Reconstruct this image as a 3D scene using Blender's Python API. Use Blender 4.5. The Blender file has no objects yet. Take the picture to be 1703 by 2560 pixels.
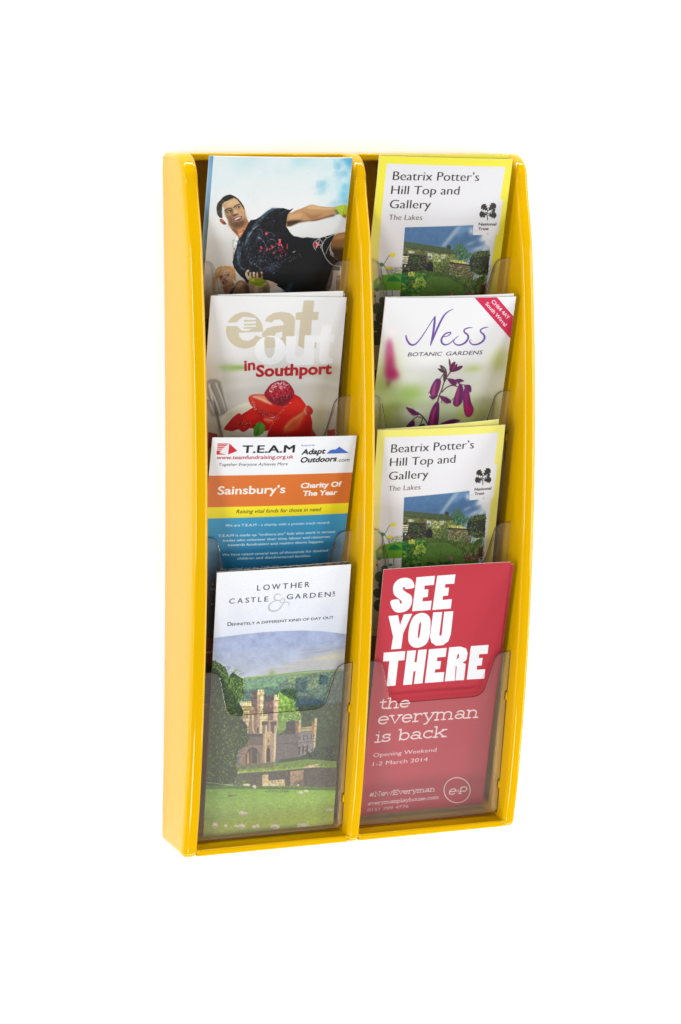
import bpy, bmesh, math, random
import numpy as np
from mathutils import Vector, Matrix

scene = bpy.context.scene
COL = scene.collection

# ---------------------------------------------------------------- camera
cam_data = bpy.data.cameras.new("camera")
cam = bpy.data.objects.new("camera", cam_data)
COL.objects.link(cam)
R_ = Vector((0.93270846, -0.36046009, 0.01111054))
U_ = Vector((0.04691181, 0.15181826, 0.98729453))
F_ = Vector((0.35756706, 0.92033675, -0.15851201))
m = Matrix((R_, U_, -F_)).transposed().to_4x4()
m.translation = Vector((-0.52146, -1.68087, 0.51651))
cam.matrix_world = m
cam_data.sensor_fit = 'HORIZONTAL'
cam_data.sensor_width = 36.0
cam_data.lens = 136.96
cam_data.clip_start = 0.05
cam_data.clip_end = 50.0
scene.camera = cam

# ---------------------------------------------------------------- studio light
world = bpy.data.worlds.new("World")
scene.world = world
world.use_nodes = True
bg = world.node_tree.nodes["Background"]
bg.inputs[0].default_value = (1.0, 0.985, 0.97, 1)
bg.inputs[1].default_value = 0.12

def softbox(name, loc, target, sx, sy, power, color=(1, 1, 1)):
    d = bpy.data.lights.new(name, 'AREA')
    d.shape = 'RECTANGLE'; d.size = sx; d.size_y = sy
    d.energy = power; d.color = color
    o = bpy.data.objects.new(name, d); COL.objects.link(o)
    o.location = loc
    dirv = Vector(target) - Vector(loc)
    o.rotation_euler = dirv.to_track_quat('-Z', 'Y').to_euler()
    return o

softbox("softbox_left", (-1.70, -1.42, 0.32), (0.1, 0, 0.27), 0.50, 1.15, 35.5)
softbox("softbox_right", (1.60, -1.30, 0.26), (0.15, 0, 0.27), 0.46, 1.00, 20.5)
softbox("softbox_low", (-0.05, -1.50, -0.85), (0.12, 0, 0.22), 0.50, 0.40, 11)
# unseen strip lamps, added outside the frame to burn the wall out to white
softbox("wall_fill_top", (0.10, -0.20, 1.30), (0.10, 0, 0.68), 1.7, 0.10, 18)
softbox("wall_fill_bottom", (0.10, -0.36, -0.72), (0.10, 0, 0.02), 1.7, 0.12, 10)
softbox("wall_fill_left", (-0.95, -0.30, 0.25), (-0.30, 0, 0.25), 0.14, 1.3, 4.2)
softbox("wall_fill_right", (1.15, -0.34, 0.25), (0.42, 0, 0.25), 0.16, 1.3, 10.5)

scene.view_settings.view_transform = 'Standard'
scene.view_settings.look = 'None'
scene.view_settings.exposure = 0.0
scene.view_settings.gamma = 1.0
scene.cycles.transparent_max_bounces = 24
scene.cycles.max_bounces = 12
scene.cycles.diffuse_bounces = 6

# ---------------------------------------------------------------- helpers
def tag(o, label=None, cat=None, group=None, kind=None):
    if label: o['label'] = label
    if cat: o['category'] = cat
    if group: o['group'] = group
    if kind: o['kind'] = kind
    return o

def mesh_obj(name, verts, faces, mats, parent=None, smooth=False, fmat=None, uvs=None, sharp_deg=None):
    me = bpy.data.meshes.new(name)
    me.from_pydata([tuple(v) for v in verts], [], faces)
    for mt in (mats if isinstance(mats, (list, tuple)) else [mats]):
        me.materials.append(mt)
    if fmat is not None:
        me.polygons.foreach_set('material_index', fmat)
    if uvs is not None:
        ul = me.uv_layers.new(name='UVMap')
        flat = []
        for p in me.polygons:
            for vi in p.vertices:
                flat.extend(uvs[vi])
        ul.data.foreach_set('uv', flat)
    if smooth:
        me.polygons.foreach_set('use_smooth', [True] * len(me.polygons))
        if sharp_deg is not None:
            me.set_sharp_from_angle(angle=math.radians(sharp_deg))
    me.update()
    o = bpy.data.objects.new(name, me)
    COL.objects.link(o)
    if parent is not None: o.parent = parent
    return o

def empty(name, loc=(0, 0, 0)):
    o = bpy.data.objects.new(name, None); COL.objects.link(o); o.location = loc
    o.empty_display_size = 0.02
    return o

def nodes_of(name):
    mt = bpy.data.materials.new(name); mt.use_nodes = True
    return mt, mt.node_tree, mt.node_tree.nodes["Principled BSDF"]

# glossy moulded plastic: saturated yellow, faint orange-peel
def plastic():
    mt, nt, p = nodes_of("yellow_plastic")
    tc = nt.nodes.new("ShaderNodeTexCoord")
    n1 = nt.nodes.new("ShaderNodeTexNoise"); n1.inputs['Scale'].default_value = 9; n1.inputs['Detail'].default_value = 2
    n2 = nt.nodes.new("ShaderNodeTexNoise"); n2.inputs['Scale'].default_value = 260; n2.inputs['Detail'].default_value = 1
    nt.links.new(tc.outputs['Object'], n1.inputs['Vector']); nt.links.new(tc.outputs['Object'], n2.inputs['Vector'])
    mix = nt.nodes.new("ShaderNodeMix"); mix.data_type = 'RGBA'
    mix.inputs[6].default_value = (0.500, 0.282, 0.0003, 1); mix.inputs[7].default_value = (0.522, 0.296, 0.0006, 1)
    nt.links.new(n1.outputs[0], mix.inputs[0]); nt.links.new(mix.outputs[2], p.inputs['Base Color'])
    ramp = nt.nodes.new("ShaderNodeMapRange"); ramp.inputs[3].default_value = 0.05; ramp.inputs[4].default_value = 0.10
    nt.links.new(n1.outputs[0], ramp.inputs[0]); nt.links.new(ramp.outputs[0], p.inputs['Roughness'])
    p.inputs['Specular IOR Level'].default_value = 0.23
    b = nt.nodes.new("ShaderNodeBump"); b.inputs['Strength'].default_value = 0.006; b.inputs['Distance'].default_value = 0.001
    nt.links.new(n2.outputs[0], b.inputs['Height']); nt.links.new(b.outputs[0], p.inputs['Normal'])
    return mt
M_YEL = plastic()

def wall_paint():
    mt, nt, p = nodes_of("white_wall_paint")
    n = nt.nodes.new("ShaderNodeTexNoise"); n.inputs['Scale'].default_value = 180; n.inputs['Detail'].default_value = 4
    tc = nt.nodes.new("ShaderNodeTexCoord"); nt.links.new(tc.outputs['Object'], n.inputs['Vector'])
    mr = nt.nodes.new("ShaderNodeMix"); mr.data_type = 'RGBA'
    mr.inputs[6].default_value = (0.925, 0.925, 0.925, 1); mr.inputs[7].default_value = (0.945, 0.945, 0.945, 1)
    nt.links.new(n.outputs[0], mr.inputs[0]); nt.links.new(mr.outputs[2], p.inputs['Base Color'])
    p.inputs['Roughness'].default_value = 0.85
    b = nt.nodes.new("ShaderNodeBump"); b.inputs['Strength'].default_value = 0.03; b.inputs['Distance'].default_value = 0.0004
    nt.links.new(n.outputs[0], b.inputs['Height']); nt.links.new(b.outputs[0], p.inputs['Normal'])
    return mt
M_WALL = wall_paint()

def acrylic(name, tint, haze, haze_col, rough):
    """thin clear styrene: mostly see-through, a clear-coat reflection and a diffuse haze painted in for reflected light"""
    mt = bpy.data.materials.new(name); mt.use_nodes = True
    nt = mt.node_tree; nt.nodes.clear()
    out = nt.nodes.new("ShaderNodeOutputMaterial")
    tr = nt.nodes.new("ShaderNodeBsdfTransparent"); tr.inputs[0].default_value = (*tint, 1)
    df = nt.nodes.new("ShaderNodeBsdfDiffuse"); df.inputs[0].default_value = (*haze_col, 1)
    gl = nt.nodes.new("ShaderNodeBsdfGlossy"); gl.inputs['Roughness'].default_value = rough
    m1 = nt.nodes.new("ShaderNodeMixShader"); m2 = nt.nodes.new("ShaderNodeMixShader")
    lw = nt.nodes.new("ShaderNodeLayerWeight"); lw.inputs[0].default_value = 0.5     # Schlick: same from both faces
    pw = nt.nodes.new("ShaderNodeMath"); pw.operation = 'POWER'; pw.inputs[1].default_value = 5.0
    nt.links.new(lw.outputs['Facing'], pw.inputs[0])
    fr = nt.nodes.new("ShaderNodeMath"); fr.operation = 'MULTIPLY_ADD'; fr.inputs[1].default_value = 0.96; fr.inputs[2].default_value = 0.04
    nt.links.new(pw.outputs[0], fr.inputs[0])
    no = nt.nodes.new("ShaderNodeTexNoise"); no.inputs['Scale'].default_value = 14; no.inputs['Detail'].default_value = 3
    tc = nt.nodes.new("ShaderNodeTexCoord"); nt.links.new(tc.outputs['Object'], no.inputs['Vector'])
    mr = nt.nodes.new("ShaderNodeMapRange"); mr.inputs[3].default_value = haze * 0.85; mr.inputs[4].default_value = haze * 1.15
    nt.links.new(no.outputs[0], mr.inputs[0]); nt.links.new(mr.outputs[0], m1.inputs[0])
    nt.links.new(tr.outputs[0], m1.inputs[1]); nt.links.new(df.outputs[0], m1.inputs[2])
    nt.links.new(fr.outputs[0], m2.inputs[0]); nt.links.new(m1.outputs[0], m2.inputs[1]); nt.links.new(gl.outputs[0], m2.inputs[2])
    nt.links.new(m2.outputs[0], out.inputs[0])
    return mt
M_ACR = acrylic("clear_styrene", (0.993, 0.987, 0.985), 0.036, (0.86, 0.82, 0.82), 0.03)  # haze colour stands in for the milky reflection on the fronts
M_EDGE = acrylic("styrene_edge", (0.18, 0.12, 0.11), 0.48, (0.16, 0.10, 0.09), 0.08)

# ---------------------------------------------------------------- the wall
def make_wall():
    x0, x1, z0, z1, t = -3.0, 3.2, -1.6, 2.4, 0.12
    v = [(x0, 0, z0), (x1, 0, z0), (x1, 0, z1), (x0, 0, z1), (x0, t, z0), (x1, t, z0), (x1, t, z1), (x0, t, z1)]
    f = [(0, 1, 2, 3), (5, 4, 7, 6), (4, 0, 3, 7), (1, 5, 6, 2), (3, 2, 6, 7), (4, 5, 1, 0)]
    o = mesh_obj("wall", v, f, M_WALL)
    tag(o, "plain white wall the yellow leaflet rack hangs on", "wall", kind="structure")
make_wall()

# ---------------------------------------------------------------- the yellow rack
W, H = 0.25, 0.4783
XB, XC, XD, XE = 0.0105, 0.1207, 0.1296, 0.2404      # left strip | left bay | divider | right bay | right strip
BACK_GAP = 0.0016

def front_depth(z):
    t = z / H
    return 0.04939 + 0.08767 * t - 0.08823 * t * t - 0.00056 * t ** 3

def side_path(n=110, rt=0.0185, rb=0.0055, yb=0.0):
    """side outline of a wall from the top back corner, over the bowed front, to the bottom back corner.
    returns (y, z, ny, nz) with outward normals"""
    pts = []
    d1 = front_depth(H); d0 = front_depth(0)
    rr = 0.0026
    for i in range(4):                                   # eased top back corner
        a = math.pi / 2 * i / 4
        pts.append((-(yb + rr - rr * math.cos(a)), H - rr + rr * math.sin(a)))
    for i in range(8):                                   # top edge
        pts.append((-(yb + rr + (d1 - rt - yb - rr) * i / 8), H))
    for i in range(11):                                  # rounded top front corner
        a = math.pi / 2 * i / 10
        pts.append((-(d1 - rt + rt * math.sin(a)) - 0.0, H - rt + rt * math.cos(a)))
    # blend the corner onto the bowed curve
    zt, zb = H - rt, rb
    for i in range(1, n):
        z = zt + (zb - zt) * i / n
        off = d1 - front_depth(zt)
        w_ = max(0.0, 1 - (zt - z) / 0.045); w_ = w_ * w_ * (3 - 2 * w_)
        off0 = d0 - front_depth(zb)
        v_ = max(0.0, 1 - (z - zb) / 0.03)
        pts.append((-(front_depth(z) + off * w_ + off0 * v_), z))
    for i in range(7):
        a = math.pi / 2 * i / 6
        pts.append((-(d0 - rb + rb * math.cos(a)), rb - rb * math.sin(a)))
    for i in range(1, 7):
        pts.append((-(d0 - rb) + (d0 - rb - yb) * i / 6, 0.0))
    out = []
    for i, (y, z) in enumerate(pts):
        a = pts[max(i - 1, 0)]; b = pts[min(i + 1, len(pts) - 1)]
        ty, tz = b[0] - a[0], b[1] - a[1]
        l = math.hypot(ty, tz)
        out.append((y, z, -(-tz) / l * -1 if False else tz / l * 1.0, -ty / l))
    # outward normal: at the front ty=0,tz<0 -> normal must be -y
    return out

def upright(name, x0, x1, r0, r1, parent, waist0=0.0, waist1=0.0, draft0=0.0, draft1=0.0):
    """one vertical wall: solid between x0 and x1, front edge rounded with r0 on the x0 side and r1 on the x1 side.
    waist pinches the back edge of a side in at mid height; draft widens a wall towards the back"""
    path = side_path(yb=BACK_GAP)
    cs = []
    k = 7
    for i in range(k + 1):
        a = math.pi / 2 * i / k
        cs.append((x0 + r0 - r0 * math.cos(a), r0 - r0 * math.sin(a)))
    for i in range(k + 1):
        a = math.pi / 2 * (1 - i / k)
        cs.append((x1 - r1 + r1 * math.cos(a), r1 - r1 * math.sin(a)))
    verts, faces = [], []
    n = len(cs); P = len(path)
    for (y, z, ny, nz) in path:
        for (x, ins) in cs:
            yy = min(y - ny * ins, -BACK_GAP); zz = z - nz * ins
            verts.append((x, yy, min(max(zz, 0), H)))
    for i in range(P - 1):
        for j in range(n - 1):
            a = i * n + j
            faces.append((a, a + n, a + n + 1, a + 1))
    # the two flat sides, in five bands to the back edge
    nb = 5
    for side, xs, rr, waist, draft in ((0, x0, r0, waist0, draft0), (1, x1, r1, waist1, draft1)):
        base = len(verts)
        sgn = 1 if side == 0 else -1
        for i in range(P):
            e = verts[i * n + (0 if side == 0 else n - 1)]
            z = e[2]; t = min(max(z / H, 0), 1)
            zb_ = z if 0 < i < P - 1 else z
            for b in range(1, nb + 1):
                q = b / nb
                y = e[1] + (-BACK_GAP - e[1]) * q
                x = xs + sgn * (waist * 4 * t * (1 - t) * q * q - draft * q)
                verts.append((x, y, z))
        for i in range(P - 1):
            prev = [i * n + (0 if side == 0 else n - 1), (i + 1) * n + (0 if side == 0 else n - 1)]
            for b in range(nb):
                c = [base + i * nb + b, base + (i + 1) * nb + b]
                f = (prev[0], c[0], c[1], prev[1]) if side == 0 else (prev[0], prev[1], c[1], c[0])
                faces.append(f)
                prev = c
        if side == 0: base0 = base
        else: base1 = base
    for i in range(P - 1):                                # the back
        a0 = base0 + i * nb + nb - 1; a1 = base0 + (i + 1) * nb + nb - 1
        b0 = base1 + i * nb + nb - 1; b1 = base1 + (i + 1) * nb + nb - 1
        faces.append((a0, b0, b1, a1))
    o = mesh_obj(name, verts, faces, M_YEL, parent, smooth=True, sharp_deg=50)
    bm = bmesh.new(); bm.from_mesh(o.data)
    bmesh.ops.remove_doubles(bm, verts=bm.verts, dist=0.00003)
    bmesh.ops.recalc_face_normals(bm, faces=bm.faces)
    bm.to_mesh(o.data); bm.free()
    o.data.set_sharp_from_angle(angle=math.radians(50))
    return o

def section_bar(name, sec, x0, x1, parent, smooth_deg=35, mat=None):
    """a closed (y, z) section run from x0 to x1"""
    n = len(sec)
    v = [(x0, y, z) for y, z in sec] + [(x1, y, z) for y, z in sec]
    f = [(i, (i + 1) % n, n + (i + 1) % n, n + i) for i in range(n)]
    f += [tuple(range(n))[::-1], tuple(range(n, 2 * n))]
    o = mesh_obj(name, v, f, mat or M_YEL, parent, smooth=True, sharp_deg=smooth_deg)
    bm = bmesh.new(); bm.from_mesh(o.data)
    bmesh.ops.recalc_face_normals(bm, faces=bm.faces)
    bm.to_mesh(o.data); bm.free()
    o.data.set_sharp_from_angle(angle=math.radians(smooth_deg))
    return o

def arc(cy, cz, r, a0, a1, k=5):
    return [(cy + r * math.cos(math.radians(a0 + (a1 - a0) * i / k)), cz + r * math.sin(math.radians(a0 + (a1 - a0) * i / k))) for i in range(k + 1)]

rack = empty("leaflet_rack", (0, 0, 0))
tag(rack, "glossy yellow plastic wall rack with two columns of four clear leaflet pockets", "leaflet rack")
upright("side_wall", 0.0, XB, 0.0042, 0.0030, rack, waist0=0.0022, draft1=0.0012)
upright("divider", XC, XD, 0.0030, 0.0030, rack, draft0=0.0012, draft1=0.0012)
upright("side_wall", XE, W, 0.0030, 0.0042, rack, waist1=0.0022, draft0=0.0012)

bays = ((XB, XC), (XD, XE))
for (xa, xb) in bays:
    xa2, xb2 = xa + 0.0002, xb - 0.0002
    # back panel of the bay
    section_bar("back_panel", [(-0.0018, 0.004), (-0.0048, 0.004), (-0.0048, H - 0.004), (-0.0018, H - 0.004)], xa2, xb2, rack)
    # top rim with a rounded nose
    d = 0.0245; t = 0.0032
    sec = [(-0.0018, H - 0.0002), ] + arc(-d + 0.0016, H - 0.0018, 0.0016, 90, 180) + [(-d, H - 0.0040)] + arc(-d + 0.0008, H - 0.0046, 0.0008, 180, 270, 3) + [(-d + 0.003, H - 0.0054), (-d + 0.004, H - t), (-0.0049, H - t), (-0.0049, H - 0.0039), (-0.0018, H - 0.0039)]
    section_bar("top_rim", sec, xa2, xb2, rack)
    # bottom lip: low upright nose, then a ramp up to the foot of the lowest pocket
    d = 0.0484
    sec = [(-0.0050, 0.0010), (-0.0050, 0.0068), (-0.0375, 0.0068)] + arc(-0.0375, 0.0061, 0.0007, 90, 120, 2) + \
          arc(-d + 0.0030, 0.0036, 0.0016, 60, 90, 2)[::1] + arc(-d + 0.0014, 0.0040, 0.0014, 100, 180, 5) + arc(-d + 0.0016, 0.0022, 0.0016, 180, 270, 4) + [(-0.0052, 0.0006)]
    section_bar("bottom_lip", sec, xa2, xb2, rack, 40)
    for xs, sg in ((xa2, 1), (xb2, -1)):                  # glossy pips added at the lip ends to make glints
        bm = bmesh.new(); bmesh.ops.create_uvsphere(bm, u_segments=14, v_segments=10, radius=1.0)
        for vv in bm.verts: vv.co = Vector((xs + vv.co.x * 0.0016, -0.0474 + vv.co.y * 0.0014, 0.0046 + vv.co.z * 0.0013))
        me = bpy.data.meshes.new("corner_glint"); bm.to_mesh(me); bm.free()
        me.polygons.foreach_set('use_smooth', [True] * len(me.polygons)); me.materials.append(M_YEL)
        oc = bpy.data.objects.new("corner_glint", me); COL.objects.link(oc); oc.parent = rack

# ---------------------------------------------------------------- clear pocket fronts
PT = [(0.4067, 0.0412), (0.3148, 0.0463), (0.2226, 0.0513), (0.1308, 0.0557)]
SL = 17.0 / 123.0

def rounded(pts, rads, seg=6):
    """polyline with rounded corners"""
    out = []
    n = len(pts)
    for i, p in enumerate(pts):
        r = rads[i]
        if r <= 0: out.append(p); continue
        a = Vector(pts[i - 1]); b = Vector(p); c = Vector(pts[(i + 1) % n])
        u = (a - b).normalized(); v = (c - b).normalized()
        ang = u.angle(v); d = min(r / math.tan(ang / 2), (a - b).length * 0.49, (c - b).length * 0.49)
        p0 = b + u * d; p1 = b + v * d
        for k in range(seg + 1):
            t = k / seg
            q = p0 * (1 - t) ** 2 + b * 2 * t * (1 - t) + p1 * t ** 2
            out.append((q.x, q.y))
    return out

def pocket(k, xa, xb):
    zt, dt = PT[k]
    xl, xr = xa + 0.0003, xb - 0.0003
    zbm = zt - 0.1222
    w = xr - xl
    # outline in (x, height along the sheet), clockwise from top left ear
    cx = (xl + xr) / 2
    h = 0.1222 / math.cos(math.atan(SL))
    out = [(xl, h), (xl + 0.0125, h), (xl + 0.0205, h - 0.0325), (xr - 0.0190, h - 0.0325), (xr - 0.0110, h - 0.0010), (xr, h + 0.0003),
           (xr, 0.0025), (xr - 0.003, 0), (xl + 0.003, 0), (xl, 0.0025)]
    rad = [0.0004, 0.0085, 0.0085, 0.0105, 0.0110, 0.0006, 0.002, 0.002, 0.002, 0.002]
    # notches where the clips sit
    o2, r2 = [], []
    for i, p in enumerate(out):
        o2.append(p); r2.append(rad[i])
        if i == 5:
            for hh in (h - 0.0335, 0.0225):
                o2 += [(xr, hh + 0.004), (xr - 0.0016, hh + 0.0030), (xr - 0.0016, hh - 0.0030), (xr - 0.0003, hh - 0.0042)]
                r2 += [0.0006, 0.001, 0.001, 0.0006]
    ol = rounded(o2, r2)
    T = 0.0013
    ca, sa = math.cos(math.atan(SL)), math.sin(math.atan(SL))
    db = dt - SL * 0.1222
    def P3(x, s, off):
        # s along the sheet, off backwards along its normal
        return (x, -(db + s * sa) + off * ca, zbm + s * ca + off * sa)
    bm = bmesh.new()
    fv = [bm.verts.new(P3(x, s, 0)) for x, s in ol]
    bv = [bm.verts.new(P3(x, s, T)) for x, s in ol]
    ff = bm.faces.new(fv); fb = bm.faces.new(bv[::-1])
    n = len(ol)
    for i in range(n):
        f = bm.faces.new((fv[i], bv[i], bv[(i + 1) % n], fv[(i + 1) % n])); f.material_index = 1
    bmesh.ops.recalc_face_normals(bm, faces=bm.faces)
    me = bpy.data.meshes.new("pocket_front"); bm.to_mesh(me); bm.free()
    me.materials.append(M_ACR); me.materials.append(M_EDGE)
    o = bpy.data.objects.new("pocket_front", me); COL.objects.link(o); o.parent = rack
    # clear shelf the leaflets stand on, from the foot of the front to the back panel
    if k < 3:
        y0, y1 = -db + 0.0016, -0.0050
        z1 = zbm + 0.0004; z0 = z1 - 0.0012
        v = [(xl, y0, z0), (xr, y0, z0), (xr, y1, z0), (xl, y1, z0), (xl, y0, z1), (xr, y0, z1), (xr, y1, z1), (xl, y1, z1)]
        f = [(3, 2, 1, 0), (4, 5, 6, 7), (0, 1, 5, 4), (1, 2, 6, 5), (2, 3, 7, 6), (3, 0, 4, 7)]
        mesh_obj("pocket_floor", v, f, M_ACR, o)
    # two clips through the right-hand wall of the bay
    for hh in (h - 0.0335, 0.0225):
        c = P3(xr - 0.0001, hh, -0.0002)
        bm = bmesh.new()
        bmesh.ops.create_uvsphere(bm, u_segments=12, v_segments=8, radius=1.0)
        for vv in bm.verts:
            vv.co = Vector((vv.co.x * 0.0008, vv.co.y * 0.0013, vv.co.z * 0.0030)) + Vector((c[0] - 0.0002, c[1] + 0.0008, c[2]))
        me = bpy.data.meshes.new("clip"); bm.to_mesh(me); bm.free()
        me.polygons.foreach_set('use_smooth', [True] * len(me.polygons)); me.materials.append(M_YEL)
        oc = bpy.data.objects.new("clip", me); COL.objects.link(oc); oc.parent = o

for (xa, xb) in bays:
    for k in range(4):
        pocket(k, xa, xb)

POSE = {
    'L1': {'o': [0.01848, -0.0552, 0.47665], 'ex': [0.99996, 0.00201, -0.00902], 'ey': [-0.00924, 0.21728, -0.97607], 'w': 97.6, 'h': 196.0, 'H': [0.2611233, 0.021495, -148.0948, -0.002992912, 0.2531566, -97.25643, -5.494933e-05, -5.703894e-05, 1.0]},
    'L2': {'o': [0.01705, -0.05422, 0.38529], 'ex': [0.9996, 0.00371, -0.02796], 'ey': [-0.02821, 0.13134, -0.99094], 'w': 96.4, 'h': 191.8, 'H': [0.2609097, 0.01893311, -151.6328, -0.002820212, 0.2521121, -184.9745, -5.527661e-05, -4.352602e-05, 1.0]},
    'L3': {'o': [0.01502, -0.06447, 0.29233], 'ex': [0.99969, 0.00513, -0.02433], 'ey': [-0.02486, 0.20614, -0.97821], 'w': 102.9, 'h': 193.5, 'H': [0.2544127, 0.02469762, -162.1886, 0.003538218, 0.255247, -281.1201, -5.499237e-05, -5.526188e-05, 1.0]},
    'L4': {'o': [0.01824, -0.06564, 0.2014], 'ex': [0.99999, -0.00072, 0.00445], 'ey': [0.00451, 0.15902, -0.98727], 'w': 96.0, 'h': 195.5, 'H': [0.2541694, 0.01336305, -157.1499, 0.01604687, 0.2559858, -375.2851, -5.517272e-05, -4.781532e-05, 1.0]},
    'R1': {'o': [0.13604, -0.05374, 0.47726], 'ex': [0.99977, 0.00424, -0.02124], 'ey': [-0.02166, 0.1959, -0.98038], 'w': 98.7, 'h': 194.5, 'H': [0.2681194, 0.02905514, -265.8818, -0.006423351, 0.2520221, -91.93761, -5.503195e-05, -5.362776e-05, 1.0]},
    'R2': {'o': [0.13879, -0.0615, 0.38257], 'ex': [0.99994, 0.00263, -0.01071], 'ey': [-0.01103, 0.23852, -0.97108], 'w': 96.9, 'h': 194.7, 'H': [0.2632101, 0.03133537, -277.3113, 0.001880111, 0.2553817, -191.8183, -5.486604e-05, -6.047793e-05, 1.0]},
    'R3': {'o': [0.13379, -0.0624, 0.29275], 'ex': [0.99999, -0.00084, 0.00464], 'ey': [0.00472, 0.17708, -0.98418], 'w': 95.2, 'h': 195.3, 'H': [0.2623411, 0.02060212, -269.965, 0.01102735, 0.2549874, -284.6554, -5.510416e-05, -5.064609e-05, 1.0]},
    'R4': {'o': [0.13708, -0.06855, 0.19745], 'ex': [1.0, -0.00012, 0.00055], 'ey': [0.00056, 0.20962, -0.97778], 'w': 95.5, 'h': 188.5, 'H': [0.2572992, 0.02548762, -283.173, 0.01539027, 0.2575845, -381.5673, -5.497914e-05, -5.58079e-05, 1.0]},
}

# ---------------------------------------------------------------- print: a small 2-D painter (fills numpy images)
RES = 5.5                     # pixels per millimetre of paper
PRINT_GAIN = 0.62             # paper reflectance for printed white

def srgb(c):
    c = np.asarray(c, dtype=np.float64)
    if c.max() > 1.5: c = c / 255.0
    return c

def vnoise(w, h, cell, seed, octv=3, gain=0.5):
    rs = np.random.RandomState(seed)
    out = np.zeros((h, w)); amp = 1.0; tot = 0
    for o in range(octv):
        c = max(cell / 2 ** o, 1.0)
        gw, gh = int(w / c) + 3, int(h / c) + 3
        g = rs.rand(gh, gw)
        x = np.arange(w) / c; y = np.arange(h) / c
        xi = x.astype(int); yi = y.astype(int); fx = x - xi; fy = y - yi
        fx = fx * fx * (3 - 2 * fx); fy = (fy * fy * (3 - 2 * fy))[:, None]
        a = g[np.ix_(yi, xi)]; b = g[np.ix_(yi, xi + 1)]; c2 = g[np.ix_(yi + 1, xi)]; d = g[np.ix_(yi + 1, xi + 1)]
        out += amp * ((a * (1 - fx) + b * fx) * (1 - fy) + (c2 * (1 - fx) + d * fx) * fy)
        tot += amp; amp *= gain
    return out / tot

def blur1(a, r):
    if r < 0.5: return a
    k = int(r * 2.5) + 1
    x = np.arange(-k, k + 1); g = np.exp(-x * x / (2.0 * r * r)); g /= g.sum()
    p = np.pad(a, ((k, k), (0, 0)), mode='edge')
    a = sum(g[i] * p[i:i + a.shape[0]] for i in range(2 * k + 1))
    p = np.pad(a, ((0, 0), (k, k)), mode='edge')
    return sum(g[i] * p[:, i:i + a.shape[1]] for i in range(2 * k + 1))

def coverage(E, x0, y0, w, h, SS=4):
    """signed-area coverage of directed edges E (n,4) on a w*h window"""
    E = np.asarray(E, float).copy()
    E[:, 0::2] -= x0; E[:, 1::2] -= y0
    acc = np.zeros((h * SS, w + 2))
    ya = E[:, 1] * SS; yb = E[:, 3] * SS
    lo = np.ceil(np.minimum(ya, yb) - 0.5).astype(int); hi = np.ceil(np.maximum(ya, yb) - 0.5).astype(int)
    lo = np.clip(lo, 0, h * SS); hi = np.clip(hi, 0, h * SS)
    n = hi - lo; k = n > 0
    if not k.any(): return np.zeros((h, w))
    E, lo, n, ya, yb = E[k], lo[k], n[k], ya[k], yb[k]
    idx = np.repeat(np.arange(len(n)), n)
    row = lo[idx] + (np.arange(n.sum()) - np.repeat(np.cumsum(n) - n, n))
    t = (row + 0.5 - ya[idx]) / (yb[idx] - ya[idx])
    x = E[idx, 0] + t * (E[idx, 2] - E[idx, 0])
    s = np.where(yb[idx] > ya[idx], 1.0, -1.0)
    x = np.clip(x, 0, w + 0.999); xi = x.astype(int); fr = x - xi
    np.add.at(acc, (row, xi), s * (1 - fr)); np.add.at(acc, (row, np.minimum(xi + 1, w + 1)), s * fr)
    acc = np.cumsum(acc, axis=1)[:, :w]
    acc = np.clip(np.abs(acc), 0, 1)
    return acc.reshape(h, SS, w).mean(1)

def catmull(pts, closed=True, seg=5):
    P = np.asarray(pts, float); n = len(P); out = []
    rng = range(n) if closed else range(n - 1)
    for i in rng:
        if closed: p0, p1, p2, p3 = P[i - 1], P[i], P[(i + 1) % n], P[(i + 2) % n]
        else: p0, p1, p2, p3 = P[max(i - 1, 0)], P[i], P[i + 1], P[min(i + 2, n - 1)]
        for k in range(seg):
            t = k / seg
            out.append(0.5 * (2 * p1 + (p2 - p0) * t + (2 * p0 - 5 * p1 + 4 * p2 - p3) * t * t + (3 * p1 - p0 - 3 * p2 + p3) * t ** 3))
    if not closed: out.append(P[-1])
    return np.array(out)

_glyphs = {}
def glyph_tris(s, offset=0.0):
    """outline of a line of type in the built-in face as triangles, units of cap height; returns tris (n,3,2), advance"""
    key = (s, round(offset, 4))
    if key in _glyphs: return _glyphs[key]
    c = bpy.data.curves.new('type', 'FONT'); c.body = s; c.offset = offset; c.resolution_u = 3; c.size = 1.0
    o = bpy.data.objects.new('type', c); COL.objects.link(o)
    dg = bpy.context.evaluated_depsgraph_get(); ev = o.evaluated_get(dg); me = ev.to_mesh()
    nv = len(me.vertices)
    co = np.zeros(nv * 3); me.vertices.foreach_get('co', co); co = co.reshape(-1, 3)[:, :2]
    me.calc_loop_triangles(); nt = len(me.loop_triangles)
    ti = np.zeros(nt * 3, int); me.loop_triangles.foreach_get('vertices', ti)
    T = co[ti.reshape(-1, 3)].copy()
    ev.to_mesh_clear(); bpy.data.objects.remove(o); bpy.data.curves.remove(c)
    x0 = T[..., 0].min() if len(T) else 0; x1 = T[..., 0].max() if len(T) else 1
    T[..., 0] -= x0
    _glyphs[key] = (T, x1 - x0)
    return _glyphs[key]
CAP = 0.72                    # cap height of the built-in face at size 1

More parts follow.
